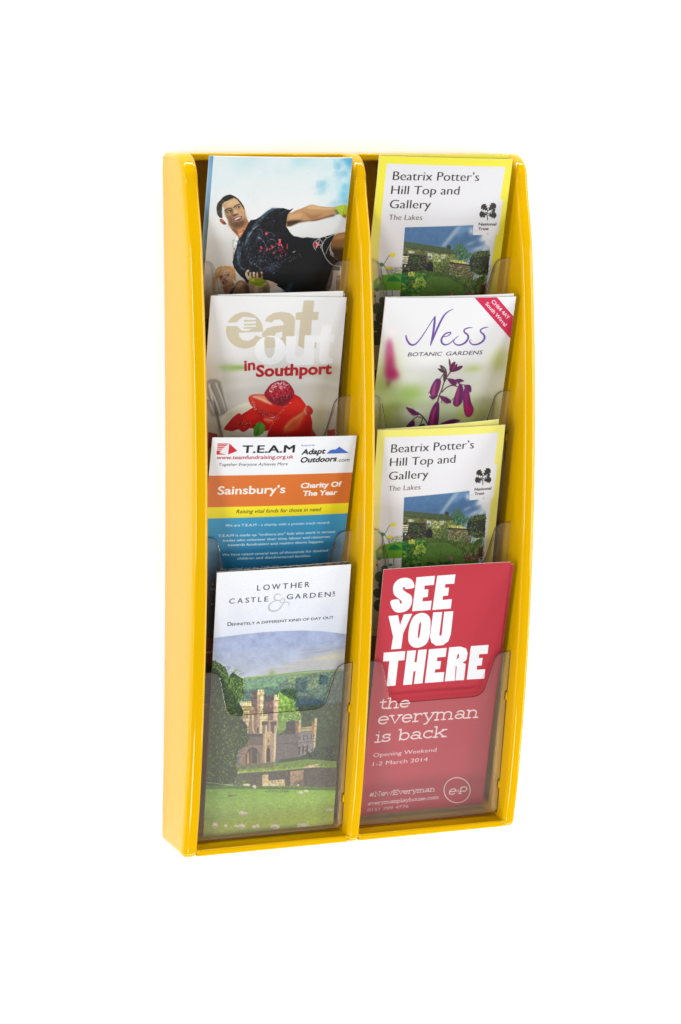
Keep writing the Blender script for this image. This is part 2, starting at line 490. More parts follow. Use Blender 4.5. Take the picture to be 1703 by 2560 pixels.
class Art:
    def __init__(self, key, seed=1):
        p = POSE[key]; self.wmm, self.hmm = p['w'], p['h']
        self.H = np.array(p['H']).reshape(3, 3)
        self.w, self.h = int(self.wmm * RES), int(self.hmm * RES)
        self.im = np.ones((self.h, self.w, 3)) * 0.94
        self.s, self.ox, self.oy = 1.0, 0.0, 0.0
        self.rs = np.random.RandomState(seed)
    def frame(self, s, ox, oy): self.s, self.ox, self.oy = s, ox, oy; return self
    def mm(self, pts):
        P = np.atleast_2d(np.asarray(pts, float))
        X = P[:, 0] / self.s + self.ox; Y = P[:, 1] / self.s + self.oy
        H = self.H; d = H[2, 0] * X + H[2, 1] * Y + H[2, 2]
        return np.stack([(H[0, 0] * X + H[0, 1] * Y + H[0, 2]) / d, (H[1, 0] * X + H[1, 1] * Y + H[1, 2]) / d], -1)
    def px(self, pts): return self.mm(pts) * RES
    def scale(self): return RES * 0.262 / self.s        # drafting units to texture pixels
    def _comp(self, x0, y0, cov, color, alpha=1.0):
        h, w = cov.shape
        X0, Y0 = max(x0, 0), max(y0, 0); X1, Y1 = min(x0 + w, self.w), min(y0 + h, self.h)
        if X1 <= X0 or Y1 <= Y0: return
        c = cov[Y0 - y0:Y1 - y0, X0 - x0:X1 - x0, None] * alpha
        if callable(color):
            yy, xx = np.mgrid[Y0:Y1, X0:X1]
            col = color(xx, yy)
        else: col = srgb(color)
        self.im[Y0:Y1, X0:X1] = self.im[Y0:Y1, X0:X1] * (1 - c) + col * c
    def edges(self, E, color, alpha=1.0, blur=0.0):
        pad = int(blur * 3) + 2
        x0 = int(max(math.floor(E[:, 0::2].min()) - pad, -60)); y0 = int(max(math.floor(E[:, 1::2].min()) - pad, -60))
        x1 = int(min(math.ceil(E[:, 0::2].max()) + pad, self.w + 60)); y1 = int(min(math.ceil(E[:, 1::2].max()) + pad, self.h + 60))
        if x1 <= x0 or y1 <= y0: return None
        cov = coverage(E, x0, y0, x1 - x0, y1 - y0)
        if blur: cov = blur1(cov, blur)
        if color is None: return x0, y0, cov
        self._comp(x0, y0, cov, color, alpha)
        return x0, y0, cov
    def poly(self, pts, color, alpha=1.0, blur=0.0, smooth=False, raw=False):
        P = np.asarray(pts, float) if raw else self.px(pts)
        if smooth: P = catmull(P)
        Q = np.roll(P, -1, 0)
        return self.edges(np.concatenate([P, Q], 1), color, alpha, blur)
    def stroke(self, pts, width, color, alpha=1.0, blur=0.0, smooth=True, w2=None, ws=None, raw=False):
        P = np.asarray(pts, float) if raw else self.px(pts)
        n0 = len(P)
        sc = 1.0 if raw else self.scale()
        if ws is not None: Wd = np.interp(np.linspace(0, 1, n0), np.linspace(0, 1, len(ws)), np.array(ws, float)) * sc
        else: Wd = np.linspace(width, w2 if w2 is not None else width, n0) * sc
        if smooth and n0 > 2:
            Q = catmull(P, closed=False); t = np.linspace(0, n0 - 1, len(Q)); Wd = np.interp(t, np.arange(n0), Wd); P = Q
        d = np.gradient(P, axis=0); l = np.hypot(d[:, 0], d[:, 1]) + 1e-9
        nrm = np.stack([-d[:, 1] / l, d[:, 0] / l], 1) * Wd[:, None] / 2
        A, B = P + nrm, P - nrm
        E = []
        def add(poly):
            poly = np.array(poly); q = np.roll(poly, -1, 0)
            ar = (poly[:, 0] * q[:, 1] - q[:, 0] * poly[:, 1]).sum()
            if ar < 0: poly = poly[::-1]; q = np.roll(poly, -1, 0)
            E.append(np.concatenate([poly, q], 1))
        for i in range(len(P) - 1): add([A[i], A[i + 1], B[i + 1], B[i]])
        a = np.linspace(0, 2 * math.pi, 9)[:-1]
        for i in range(len(P)):
            if Wd[i] > 0.5: add(P[i] + np.stack([np.cos(a), np.sin(a)], 1) * Wd[i] / 2)
        return self.edges(np.concatenate(E), color, alpha, blur)
    def ell(self, c, rx, ry, color, alpha=1.0, blur=0.0, ang=0.0):
        a = np.linspace(0, 2 * math.pi, 25)[:-1]; ca, sa = math.cos(math.radians(ang)), math.sin(math.radians(ang))
        x = np.cos(a) * rx; y = np.sin(a) * ry
        return self.poly(np.stack([c[0] + x * ca - y * sa, c[1] + x * sa + y * ca], 1), color, alpha, blur)
    def ring(self, c, r, width, color, ry=None, **k):
        a = np.linspace(0, 2 * math.pi, 49); self.stroke(np.stack([c[0] + r * np.cos(a), c[1] + (ry or r) * np.sin(a)], 1), width, color, smooth=False, **k)
    def glow(self, c, rx, ry, color, alpha=1.0, ang=0.0):
        """soft round patch of ink"""
        p = self.px([c])[0]; s = self.scale(); rx *= s; ry *= s
        R = int(max(rx, ry) * 2.4) + 2
        x0, y0 = int(p[0]) - R, int(p[1]) - R
        yy, xx = np.mgrid[0:2 * R, 0:2 * R]; dx = xx + x0 - p[0]; dy = yy + y0 - p[1]
        ca, sa = math.cos(math.radians(ang)), math.sin(math.radians(ang))
        u = (dx * ca + dy * sa) / rx; v = (-dx * sa + dy * ca) / ry
        self._comp(x0, y0, np.exp(-(u * u + v * v) * 0.9), color, alpha)
    def text(self, s, p0, p1, h, color, bold=0.0, slant=0.0, thick_x=0.0, alpha=1.0, blur=0.0):
        """a line of type from p0 to p1 (baseline, drafting units), cap height h"""
        grow = 0.0
        if bold > 0 and 'M' in s: grow = bold; bold = 0.0       # the offset outline of M folds over itself: thicken the ink instead
        T, adv = glyph_tris(s, bold)
        A, B = self.px([p0, p1]); d = B - A
        hh = h * self.scale() / CAP
        ux = d / adv; up = np.array([d[1], -d[0]]) / np.hypot(*d) * hh
        X = T[..., 0]; Y = T[..., 1]
        Q = A + X[..., None] * ux + Y[..., None] * up + (Y * slant)[..., None] * ux * (hh / np.hypot(*ux))
        e1 = Q.reshape(-1, 3, 2); E = np.concatenate([np.concatenate([e1[:, i], e1[:, (i + 1) % 3]], 1) for i in range(3)])
        r = self.edges(E, None, 1, blur)
        if r is None: return
        x0, y0, cov = r
        if grow:
            k = grow * hh * 1.5
            for ax in (0, 1):
                acc = cov
                for sg in (1, -1):
                    f = int(k); fr = k - f
                    acc = np.maximum(acc, np.roll(cov, sg * f, ax) * (1 - fr) + np.roll(cov, sg * (f + 1), ax) * fr)
                cov = acc
        if thick_x:
            k = thick_x * self.scale(); n = max(1, int(math.ceil(k * 2)))
            base = cov; cov = cov.copy()
            for i in range(1, n + 1):
                f = k * i / n; fi = int(f); fr = f - fi
                sh = np.zeros_like(base); sh[:, fi:] = base[:, :base.shape[1] - fi]
                sh2 = np.zeros_like(base); sh2[:, fi + 1:] = base[:, :base.shape[1] - fi - 1]
                cov = np.maximum(cov, sh * (1 - fr) + sh2 * fr)
        self._comp(x0, y0, cov, color, alpha)
    def dabs(self, region, n, size, palette, aspect=(0.5, 1.0), seed=0, alpha=0.9, ang=None, jitter=0.0, bias=None, spread=0.0):
        """leaf-like dabs of ink whose centres fall in region (drafting polygon)"""
        P = self.px(region); rs = np.random.RandomState(seed)
        x0, y0 = P.min(0); x1, y1 = P.max(0)
        Q = np.roll(P, -1, 0)
        pal = np.array([srgb(c) for c in palette])
        s = self.scale(); todo = []
        while len(todo) < n:
            c = rs.rand(256, 2) * [x1 - x0, y1 - y0] + [x0, y0]
            ins = np.zeros(256, bool)
            for (ax, ay), (bx, by) in zip(P, Q):
                k = ((ay > c[:, 1]) != (by > c[:, 1])) & (c[:, 0] < (bx - ax) * (c[:, 1] - ay) / (by - ay + 1e-12) + ax)
                ins ^= k
            todo.extend(c[ins].tolist())
            if not ins.any() and len(todo) == 0: return
        for (cx, cy) in todo[:n]:
            if spread: cx += rs.randn() * spread * s; cy += rs.randn() * spread * s
            r = (size[0] + (size[1] - size[0]) * rs.rand() ** 1.6) * s; q = aspect[0] + (aspect[1] - aspect[0]) * rs.rand()
            a = rs.rand() * math.pi if ang is None else math.radians(ang[0] + (ang[1] - ang[0]) * rs.rand())
            R = int(math.ceil(r)) + 1; X0, Y0 = int(cx) - R, int(cy) - R
            if X0 < 0 or Y0 < 0 or X0 + 2 * R + 1 > self.w or Y0 + 2 * R + 1 > self.h:
                continue
            g = np.arange(2 * R + 1); dx = g[None, :] + X0 - cx; dy = g[:, None] + Y0 - cy
            u = dx * math.cos(a) + dy * math.sin(a); v = (-dx * math.sin(a) + dy * math.cos(a)) / q
            cov = np.clip(r - np.sqrt(u * u + v * v) + 0.5, 0, 1)[..., None] * alpha
            if bias is None: c = pal[rs.randint(len(pal))]
            else:
                t = min(max((cy - y0) / (y1 - y0), 0), 0.999); k = int(len(pal) * min(max(t + rs.randn() * bias, 0), 0.999)); c = pal[k]
            if jitter: c = np.clip(c * (1 + rs.randn() * jitter), 0, 1)
            S = self.im[Y0:Y0 + 2 * R + 1, X0:X0 + 2 * R + 1]; S *= (1 - cov); S += c * cov
    def grain(self, amt, cell=1.5, seed=0, region=None):
        n = (vnoise(self.w, self.h, cell, seed, 2) - 0.5) * 2 * amt
        if region is None: self.im += n[..., None]
        else:
            r = self.poly(region, None)
            x0, y0, cov = r; h, w = cov.shape
            X0, Y0 = max(x0, 0), max(y0, 0); X1, Y1 = min(x0 + w, self.w), min(y0 + h, self.h)
            self.im[Y0:Y1, X0:X1] += (n[Y0:Y1, X0:X1] * cov[Y0 - y0:Y1 - y0, X0 - x0:X1 - x0])[..., None]
    def mottle(self, region, amt, cell=5, seed=0, tint=(1, 1, .8)):
        """multiply-on texture of a printed photograph: leaf, stone and cloth detail"""
        r = self.poly(region, None, blur=2)
        if r is None: return
        x0, y0, cov = r; h, w = cov.shape
        X0, Y0 = max(x0, 0), max(y0, 0); X1, Y1 = min(x0 + w, self.w), min(y0 + h, self.h)
        n = np.clip((vnoise(self.w, self.h, cell, seed, 3, .7) - .5) * 3.2, -1, 1)[Y0:Y1, X0:X1, None]
        c = cov[Y0 - y0:Y1 - y0, X0 - x0:X1 - x0, None]
        self.im[Y0:Y1, X0:X1] *= 1 + n * amt * c * np.array(tint)
    def vgrad(self, stops):
        """vertical gradient, stops of (mm from top, colour)"""
        y = np.arange(self.h) / RES; xs = [s[0] for s in stops]; cs = np.array([srgb(s[1]) for s in stops])
        for c in range(3): self.im[..., c] = np.interp(y, xs, cs[:, c])[:, None]
    def image(self, name):
        a = np.clip(self.im, 0, 1)
        lin = np.where(a <= 0.04045, a / 12.92, ((a + 0.055) / 1.055) ** 2.4) * PRINT_GAIN
        lin = np.clip(lin, 0, 1)
        b = np.where(lin <= 0.0031308, lin * 12.92, 1.055 * lin ** (1 / 2.4) - 0.055)
        im = bpy.data.images.new(name, self.w, self.h, alpha=False)
        px = np.ones((self.h, self.w, 4), np.float32); px[..., :3] = b[::-1]
        im.pixels.foreach_set(px.ravel()); im.update(); im.pack()
        return im

# a slab-serif skeleton alphabet for the theatre leaflet (x-height 1, y up)
def _a(cx, cy, rx, ry, a0, a1, n=10):
    t = np.radians(np.linspace(a0, a1, n)); return [(cx + rx * math.cos(q), cy + ry * math.sin(q)) for q in t]
def _l(*p): return list(p)
SLAB = {
 't': (0.66, [_l((.25, 1.35), (.25, .3)) , _a(.47, .28, .22, .25, 180, 320), _l((.02, 1), (.52, 1))]),
 'h': (1.04, [_l((.17, 1.5), (.17, 0)), _l((0, 1.5), (.17, 1.5)), _l((0, 0), (.36, 0)), _a(.48, .62, .30, .36, 180, 0), _l((.78, .62), (.78, 0)), _l((.6, 0), (.97, 0))]),
 'n': (1.04, [_l((.17, 1), (.17, 0)), _l((0, 1), (.17, 1)), _l((0, 0), (.36, 0)), _a(.48, .62, .30, .36, 180, 0), _l((.78, .62), (.78, 0)), _l((.6, 0), (.97, 0))]),
 'm': (1.62, [_l((.17, 1), (.17, 0)), _l((0, 1), (.17, 1)), _l((0, 0), (.34, 0)), _a(.45, .62, .28, .36, 180, 0), _l((.73, .62), (.73, 0)), _l((.58, 0), (.9, 0)), _a(1.03, .62, .30, .36, 180, 0), _l((1.33, .62), (1.33, 0)), _l((1.17, 0), (1.52, 0))]),
 'r': (0.80, [_l((.17, 1), (.17, 0)), _l((0, 1), (.17, 1)), _l((0, 0), (.42, 0)), _a(.48, .58, .31, .40, 180, 55), _l((.62, .86), (.66, .84))]),
 'i': (0.52, [_l((.24, 1), (.24, 0)), _l((.05, 1), (.24, 1)), _l((.02, 0), (.46, 0)), _l((.24, 1.42), (.24, 1.43))]),
 'e': (0.96, [_l((.07, .53), (.83, .53)), _a(.45, .5, .38, .48, 4, 318, 20)]),
 'v': (0.98, [_l((.1, 1), (.47, 0), (.84, 1)), _l((-.04, 1), (.3, 1)), _l((.64, 1), (.98, 1))]),
 'y': (0.98, [_l((.1, 1), (.48, .05)), _l((.86, 1), (.40, -.28)), _a(.22, -.27, .17, .15, 0, -110, 5), _l((-.04, 1), (.3, 1)), _l((.66, 1), (1.0, 1))]),
 'a': (0.98, [_a(.38, .28, .31, .27, 20, 340, 16), _l((.74, .2), (.74, .66)), _a(.44, .66, .30, .33, 0, 155), _l((.74, .2), (.78, .02), (.92, 0))]),
 's': (0.80, [_a(.36, .74, .27, .25, 25, 250), _a(.38, .27, .29, .27, 85, -160), _l((.62, .98), (.62, .74)), _l((.08, .02), (.08, .26))]),
 'b': (1.0, [_l((.17, 1.5), (.17, 0)), _l((0, 1.5), (.17, 1.5)), _a(.52, .5, .35, .49, 0, 360, 22)]),
 'c': (0.88, [_a(.46, .5, .38, .49, 48, 318, 18), _l((.72, .98), (.72, .72))]),
 'k': (1.06, [_l((.17, 1.5), (.17, 0)), _l((0, 1.5), (.17, 1.5)), _l((0, 0), (.34, 0)), _l((.84, 1), (.2, .4)), _l((.42, .6), (.86, 0)), _l((.64, 1), (1.0, 1)), _l((.68, 0), (1.04, 0))]),
 'w': (1.36, [_l((.1, 1), (.38, 0), (.66, .95), (.94, 0), (1.22, 1)), _l((-.04, 1), (.28, 1)), _l((1.06, 1), (1.36, 1))]),
 'o': (0.96, [_a(.46, .5, .39, .49, 0, 360, 22)]),
 'u': (1.04, [_l((.17, 1), (.17, .4)), _l((0, 1), (.17, 1)), _a(.47, .38, .30, .37, 180, 360), _l((.77, 1), (.77, 0)), _l((.6, 1), (.77, 1)), _l((.77, 0), (.94, 0))]),
 'p': (1.0, [_l((.17, 1), (.17, -.45)), _l((0, 1), (.17, 1)), _l((0, -.45), (.36, -.45)), _a(.52, .5, .35, .49, 0, 360, 22)]),
 'l': (0.52, [_l((.24, 1.5), (.24, 0)), _l((.05, 1.5), (.24, 1.5)), _l((.03, 0), (.46, 0))]),
 'N': (1.36, [_l((.2, 0), (.2, 1.42), (1.05, 0), (1.05, 1.42)), _l((0, 1.42), (.2, 1.42)), _l((0, 0), (.4, 0)), _l((.86, 1.42), (1.25, 1.42))]),
 'E': (1.16, [_l((.2, 0), (.2, 1.42)), _l((0, 1.42), (1.0, 1.42), (1.0, 1.12)), _l((0, 0), (1.04, 0), (1.04, .34)), _l((.2, .74), (.72, .74)), _l((.72, .92), (.72, .56))]),
 '#': (1.0, [_l((.38, 1.25), (.2, .1)), _l((.74, 1.25), (.56, .1)), _l((.1, .86), (.9, .86)), _l((.05, .46), (.85, .46))]),
 '.': (0.4, [_l((.2, .04), (.2, .05))]), ' ': (0.5, []),
}
def slab_text(art, s, p0, p1, xh, wt, color, slant=0.0):
    A, B = art.px([p0, p1]); d = B - A
    adv = sum(SLAB[c][0] for c in s) - 0.06
    ux = d / adv; up = np.array([d[1], -d[0]]) / np.hypot(*d) * xh * art.scale()
    x = 0.0
    for c in s:
        w, st = SLAB[c]
        for poly in st:
            P = np.array([A + (x + px_ + slant * py_) * ux + py_ * up for px_, py_ in poly])
            art.stroke(P, wt * art.scale(), color, smooth=False, raw=True)
        x += w

C1 = (2.8, 380, 350); C1a = (7.84, 500, 460); C1b = (7.84, 680, 460)

def art_athlete():
    A = Art('L1', 3); w, h = A.w, A.h
    A.vgrad([(0, (226, 240, 241)), (35, (240, 242, 242)), (75, (233, 232, 229)), (100, (208, 204, 197)), (118, (196, 190, 182)), (196, (60, 55, 50))])
    n = vnoise(w, h, 110, 5, 4); n2 = vnoise(w, h, 60, 8, 4)
    yy, xx = np.mgrid[0:h, 0:w]; x = xx / w; y = yy / RES
    cy = np.clip((n - 0.42) * 3.2, 0, 1) * np.clip(1 - y / 48, 0, 1) * np.clip(0.35 + x * 0.9, 0, 1) * 0.55
    A.im = A.im * (1 - cy[..., None]) + srgb((168, 222, 232)) * cy[..., None]
    blue = np.clip((x - 0.80) * 6 + (n2 - 0.5) * 3.0, 0, 1) * np.clip(1.15 - y / 42, 0, 1) * 0.95
    A.im = A.im * (1 - blue[..., None]) + srgb((112, 190, 220)) * blue[..., None]
    beige = np.clip((0.55 - x) * 1.7, 0, 1) * np.clip((y - 45) / 50, 0, 1) * 0.5
    A.im = A.im * (1 - beige[..., None]) + srgb((178, 166, 146)) * beige[..., None]
    A.frame(*C1b)
    for (px_, py_, r) in ((1440, 60, 110), (1400, 200, 90), (1440, 330, 70)):
        A.glow((px_, py_), r, r * 0.9, (120, 200, 226), 0.8)
    A.frame(*C1)
    A.glow((1390, 150), 30, 45, (90, 175, 215), 0.9)
    # ---- right arm
    A.frame(*C1b)
    arm = [(260, 560), (350, 555), (450, 510), (560, 470), (660, 430), (740, 400), (820, 402), (900, 425), (1040, 440), (1200, 450), (1260, 445), (1290, 560), (1280, 590), (1180, 620), (1040, 655), (940, 690), (860, 705), (790, 722), (700, 716), (600, 715), (500, 745), (420, 790), (350, 815), (270, 815), (200, 700)]
    A.poly(arm, (196, 150, 104), smooth=True)
    A.poly([(640, 470), (740, 410), (830, 415), (1000, 450), (1200, 460), (1200, 500), (1000, 500), (800, 480)], (226, 190, 142), 0.8, blur=3)
    A.poly([(330, 600), (520, 560), (600, 590), (520, 650), (330, 680)], (222, 176, 124), 0.7, blur=3)
    A.poly([(270, 815), (400, 780), (560, 715), (760, 700), (960, 660), (1200, 590), (1240, 620), (1040, 665), (860, 712), (700, 722), (500, 755), (350, 822)], (112, 76, 46), 0.95, blur=2.2)
    A.poly([(270, 720), (420, 700), (600, 700), (480, 760), (290, 820)], (52, 38, 28), 0.9, blur=2.5)
    A.poly([(640, 560), (760, 600), (900, 590), (1000, 570), (900, 650), (760, 690), (700, 640)], (150, 104, 66), 0.6, blur=3)
    A.stroke([(600, 545), (640, 560), (690, 575)], 8, (120, 80, 50), 0.6, blur=1)
    # wrist wrap
    A.poly([(1215, 470), (1330, 420), (1440, 405), (1480, 430), (1470, 600), (1430, 665), (1370, 640), (1330, 595), (1250, 590)], (176, 200, 40), smooth=True)
    A.poly([(1250, 480), (1330, 440), (1420, 430), (1400, 520), (1330, 560)], (206, 224, 70), 0.8, blur=2)
    A.poly([(1215, 500), (1270, 490), (1320, 580), (1250, 595)], (110, 118, 110), 0.9, blur=1)
    A.poly([(1370, 600), (1450, 590), (1450, 665), (1400, 655)], (150, 110, 84), 1, blur=1)
    for p in ([(1330, 440), (1390, 500), (1400, 590)], [(1290, 455), (1350, 540)], [(1410, 430), (1440, 520)]): A.stroke(p, 7, (96, 120, 20), 0.8)
    # ---- thigh
    A.poly([(1130, 1200), (1180, 1060), (1260, 970), (1480, 930), (1480, 1500), (1300, 1450), (1180, 1330)], (150, 108, 66), smooth=False)
    A.poly([(1180, 1080), (1260, 985), (1470, 950), (1470, 1060), (1260, 1090)], (196, 146, 92), 0.9, blur=4)
    A.poly([(1140, 1240), (1300, 1260), (1480, 1240), (1480, 1700), (1200, 1500)], (52, 36, 26), 0.95, blur=6)
    # ---- body: dark shirt and shorts
    A.frame(*C1b)
    body_r = [(-30, 470), (120, 462), (240, 470), (330, 500), (415, 462), (360, 520), (300, 580), (285, 640), (275, 720), (262, 812), (300, 870), (345, 945), (415, 1010), (500, 1025), (590, 1050), (680, 1035), (800, 1052), (900, 1058), (1000, 1030), (1120, 1000), (1240, 965), (1180, 1070), (1130, 1180), (1120, 1300), (1200, 1430), (1330, 1560), (1330, 1700), (1190, 1690), (1185, 1850), (1160, 2000), (1100, 2110), (1100, 2230), (300, 2230), (180, 2040), (60, 1960), (-30, 1930)]
    A.poly(body_r, (24, 25, 28))
    A.frame(*C1a)
    body_l = [(1440, 470), (1340, 500), (1250, 570), (1150, 650), (1060, 690), (985, 700), (930, 770), (860, 880), (800, 980), (760, 1050), (730, 1110), (715, 1220), (680, 1320), (650, 1430), (632, 1530), (660, 1630), (720, 1720), (790, 1800), (850, 1850), (930, 1960), (990, 2020), (1100, 2030), (1500, 2140), (1640, 2140), (1640, 460)]
    A.poly(body_l, (24, 25, 28), smooth=False)
    A.frame(*C1b)
    A.poly([(270, 2110), (160, 2030), (60, 1970), (-80, 2010), (-180, 2040), (-260, 2060), (-260, 2140), (270, 2140)], (214, 209, 202))
    # sheen on the shoulder, folds
    A.frame(*C1a)
    rs = np.random.RandomState(4)
    A.stroke([(1430, 480), (1300, 560), (1180, 680), (1080, 780), (1000, 900), (930, 1040), (880, 1200), (860, 1330)], 46, (84, 116, 138), 0.85, blur=4, w2=12)
    A.stroke([(1150, 790), (1050, 860), (980, 960), (920, 1060), (880, 1180)], 20, (156, 184, 200), 0.85, blur=1.5, w2=8)
    A.stroke([(1560, 475), (1440, 480), (1330, 530), (1230, 620), (1160, 690)], 22, (70, 104, 124), 0.8, blur=3)
    A.stroke([(750, 1240), (735, 1400), (760, 1560), (820, 1650), (900, 1690)], 44, (88, 130, 156), 0.9, blur=3, w2=18)
    A.stroke([(840, 1130), (800, 1260), (780, 1400), (790, 1500)], 14, (120, 160, 184), 0.8, blur=1.5)
    A.stroke([(960, 1130), (900, 1300), (880, 1400)], 10, (110, 140, 160), 0.7, blur=1)
    A.poly([(730, 1110), (770, 1090), (790, 1150), (740, 1180)], (80, 130, 160), 0.7, blur=2)
    for i in range(26):                                   # white scrollwork and folds
        x0, y0 = 880 + rs.rand() * 700, 950 + rs.rand() * 750
        a = math.radians(110 + rs.randn() * 24); L = 80 + rs.rand() * 170
        A.stroke([(x0, y0), (x0 + math.cos(a) * L * .5 + 20, y0 + math.sin(a) * L * .5), (x0 + math.cos(a) * L, y0 + math.sin(a) * L)], 6, (170, 178, 196), 0.6, w2=2)
    A.dabs([(900, 1250), (1100, 1180), (1500, 1250), (1640, 1400), (1560, 1700), (1250, 1720), (1050, 1600), (880, 1500)], 760, (3, 13), [(120, 132, 158), (128, 134, 156), (60, 70, 92), (28, 28, 34), (20, 22, 26)], seed=2, alpha=.65)
    A.dabs([(1350, 1540), (1500, 1520), (1540, 1640), (1420, 1760), (1330, 1700)], 160, (4, 10), [(70, 92, 122), (104, 124, 150)], seed=12, alpha=.7)
    A.dabs([(640, 1420), (720, 1250), (760, 1130), (800, 1200), (740, 1500), (690, 1600)], 90, (4, 10), [(90, 60, 74), (130, 130, 150), (50, 30, 40)], seed=13, alpha=.8)
    A.stroke([(1130, 1040), (1190, 1060), (1250, 1140), (1300, 1240), (1310, 1290)], 26, (120, 128, 164), 0.85, w2=14)
    A.stroke([(1300, 1120), (1380, 1070), (1460, 1100), (1480, 1180), (1400, 1260)], 12, (158, 160, 186), 0.8)
    A.stroke([(1240, 1000), (1320, 950), (1400, 950), (1450, 1020)], 12, (130, 140, 165), 0.7)
    A.stroke([(1100, 880), (1180, 880), (1215, 960), (1180, 1030)], 8, (140, 146, 160), 0.7)
    A.dabs([(860, 1000), (1120, 860), (1250, 980), (1100, 1200), (900, 1240)], 260, (4, 12), [(44, 62, 80), (84, 104, 128), (30, 36, 46)], aspect=(.15, .3), seed=21, ang=(105, 130), alpha=.7)
    for i in range(34):
        x0, y0 = 820 + rs.rand() * 560, 900 + rs.rand() * 700
        A.stroke([(x0, y0), (x0 - 30, y0 + 60), (x0 - 50 + rs.randn() * 14, y0 + 150 + rs.rand() * 60)], 9, [(92, 116, 140), (64, 84, 104), (150, 160, 182)][rs.randint(3)], 0.55, w2=3, blur=.7)
    for (cx, cy, r) in ((1290, 960, 34), (1195, 1235, 30), (1290, 1280, 34), (1405, 1215, 34), (1540, 1160, 44), (1350, 1270, 24), (1430, 1340, 26), (1550, 1100, 30), (1175, 1300, 20), (1560, 1290, 32)):
        A.ell((cx, cy), r, r * .6, (226, 62, 84), ang=rs.rand() * 180)
        A.dabs([(cx - r, cy - r), (cx + r, cy - r), (cx + r, cy + r), (cx - r, cy + r)], 14, (3, 9), [(240, 90, 110), (180, 40, 60), (120, 126, 160)], seed=int(cx))
    A.dabs([(1260, 610), (1400, 610), (1470, 800), (1290, 770)], 22, (2, 6), [(190, 200, 210)], seed=5)
    A.frame(*C1b)
    A.dabs([(80, 1100), (320, 1150), (280, 1400), (120, 1500)], 26, (5, 17), [(226, 62, 84), (190, 50, 66), (150, 150, 176)], seed=6)
    A.stroke([(140, 1080), (160, 1160), (200, 1240)], 30, (232, 78, 98), w2=12)
    A.stroke([(290, 1170), (285, 1250)], 18, (226, 62, 84))
    A.stroke([(440, 1310), (400, 1330)], 14, (225, 225, 230)); A.dabs([(160, 1480), (560, 1340), (560, 1400), (220, 1560)], 26, (3, 8), [(210, 212, 220)], seed=7)
    A.stroke([(320, 490), (240, 520), (120, 600)], 10, (80, 110, 130), 0.7, blur=1)
    A.stroke([(760, 1130), (800, 1080), (900, 1065)], 16, (60, 88, 104), 0.8, blur=2)
    A.stroke([(560, 1050), (680, 1045), (760, 1060)], 10, (60, 88, 104), 0.7, blur=2)
    A.poly([(190, 2110), (330, 1960), (400, 1900), (360, 2120)], (52, 66, 82), 0.8, blur=3)
    # shorts badge and piping
    A.ell((865, 1180), 50, 62, (206, 34, 56), ang=25)
    A.stroke([(850, 1290), (810, 1220), (805, 1150), (870, 1095), (930, 1080), (985, 1160), (970, 1250), (985, 1310)], 10, (240, 240, 240))
    A.stroke([(850, 1130), (880, 1180), (855, 1250)], 14, (245, 245, 245)); A.stroke([(920, 1100), (905, 1190), (960, 1180), (940, 1250)], 12, (235, 235, 235))
    A.stroke([(900, 1075), (1000, 1025), (1060, 1050), (1010, 1120), (975, 1220), (990, 1310), (1060, 1460), (1180, 1580), (1340, 1615)], 11, (236, 236, 232))
    A.stroke([(1075, 1055), (1150, 1010), (1240, 975), (1330, 945), (1420, 940)], 11, (228, 228, 226))
    A.stroke([(1150, 1150), (1090, 1260), (1045, 1370)], 9, (225, 225, 225))
    A.stroke([(1200, 1420), (1140, 1370), (1160, 1330), (1190, 1360), (1170, 1380)], 9, (225, 225, 225))
    # window gap with a bottle at the right
    A.poly([(1190, 1690), (1310, 1690), (1300, 2110), (1110, 2110), (1160, 1990), (1185, 1850)], (196, 190, 182))
    A.poly([(1270, 1800), (1330, 1790), (1330, 2100), (1260, 2100), (1250, 1900)], (112, 92, 100)); A.poly([(1250, 1830), (1330, 1810), (1330, 1880), (1250, 1890)], (196, 140, 150), .8)
    # ---- woman's shoulder, behind the fist
    A.frame(*C1a)
    A.poly([(600, 2200), (640, 2060), (700, 1930), (780, 1880), (880, 1900), (960, 1980), (1010, 2100), (1010, 2220)], (128, 98, 74), smooth=True)
    A.poly([(700, 1960), (780, 1900), (860, 1920), (800, 2000), (720, 2050)], (186, 150, 116), .8, blur=4)
    A.poly([(840, 1960), (960, 1980), (990, 2140), (900, 2160)], (66, 46, 34), .8, blur=4)
    # ---- fist with wrap
    A.poly([(1290, 1870), (1400, 1900), (1520, 1960), (1400, 2030), (1310, 2050)], (206, 180, 152))
    A.poly([(940, 1930), (1000, 1850), (1260, 1870), (1350, 1960), (1360, 2100), (1330, 2210), (1010, 2210), (960, 2050)], (150, 124, 100), smooth=True)
    A.poly([(1060, 2010), (1140, 2000), (1130, 2200), (1040, 2190)], (196, 172, 144), .8, blur=3)
    A.poly([(1220, 2010), (1320, 1980), (1340, 2160), (1240, 2200)], (92, 74, 60), .7, blur=3)
    A.stroke([(930, 1690), (900, 1760), (950, 1850)], 52, (222, 190, 158)); A.stroke([(940, 1690), (920, 1740)], 24, (170, 120, 96), .7, blur=1)
    for (fx, fy, fw, l, c) in ((975, 1745, 56, 120, (206, 178, 146)), (1045, 1735, 54, 110, (196, 160, 126)), (1110, 1740, 52, 110, (188, 152, 118)), (1200, 1725, 44, 100, (160, 118, 92))):
        A.stroke([(fx, fy), (fx + 6, fy + l)], fw, c); A.stroke([(fx + fw * .45, fy + 5), (fx + fw * .5, fy + l)], 9, (70, 48, 34), .7, blur=1)
        A.ell((fx, fy - 8), fw * .34, 16, (232, 200, 170), .6, blur=1.5)
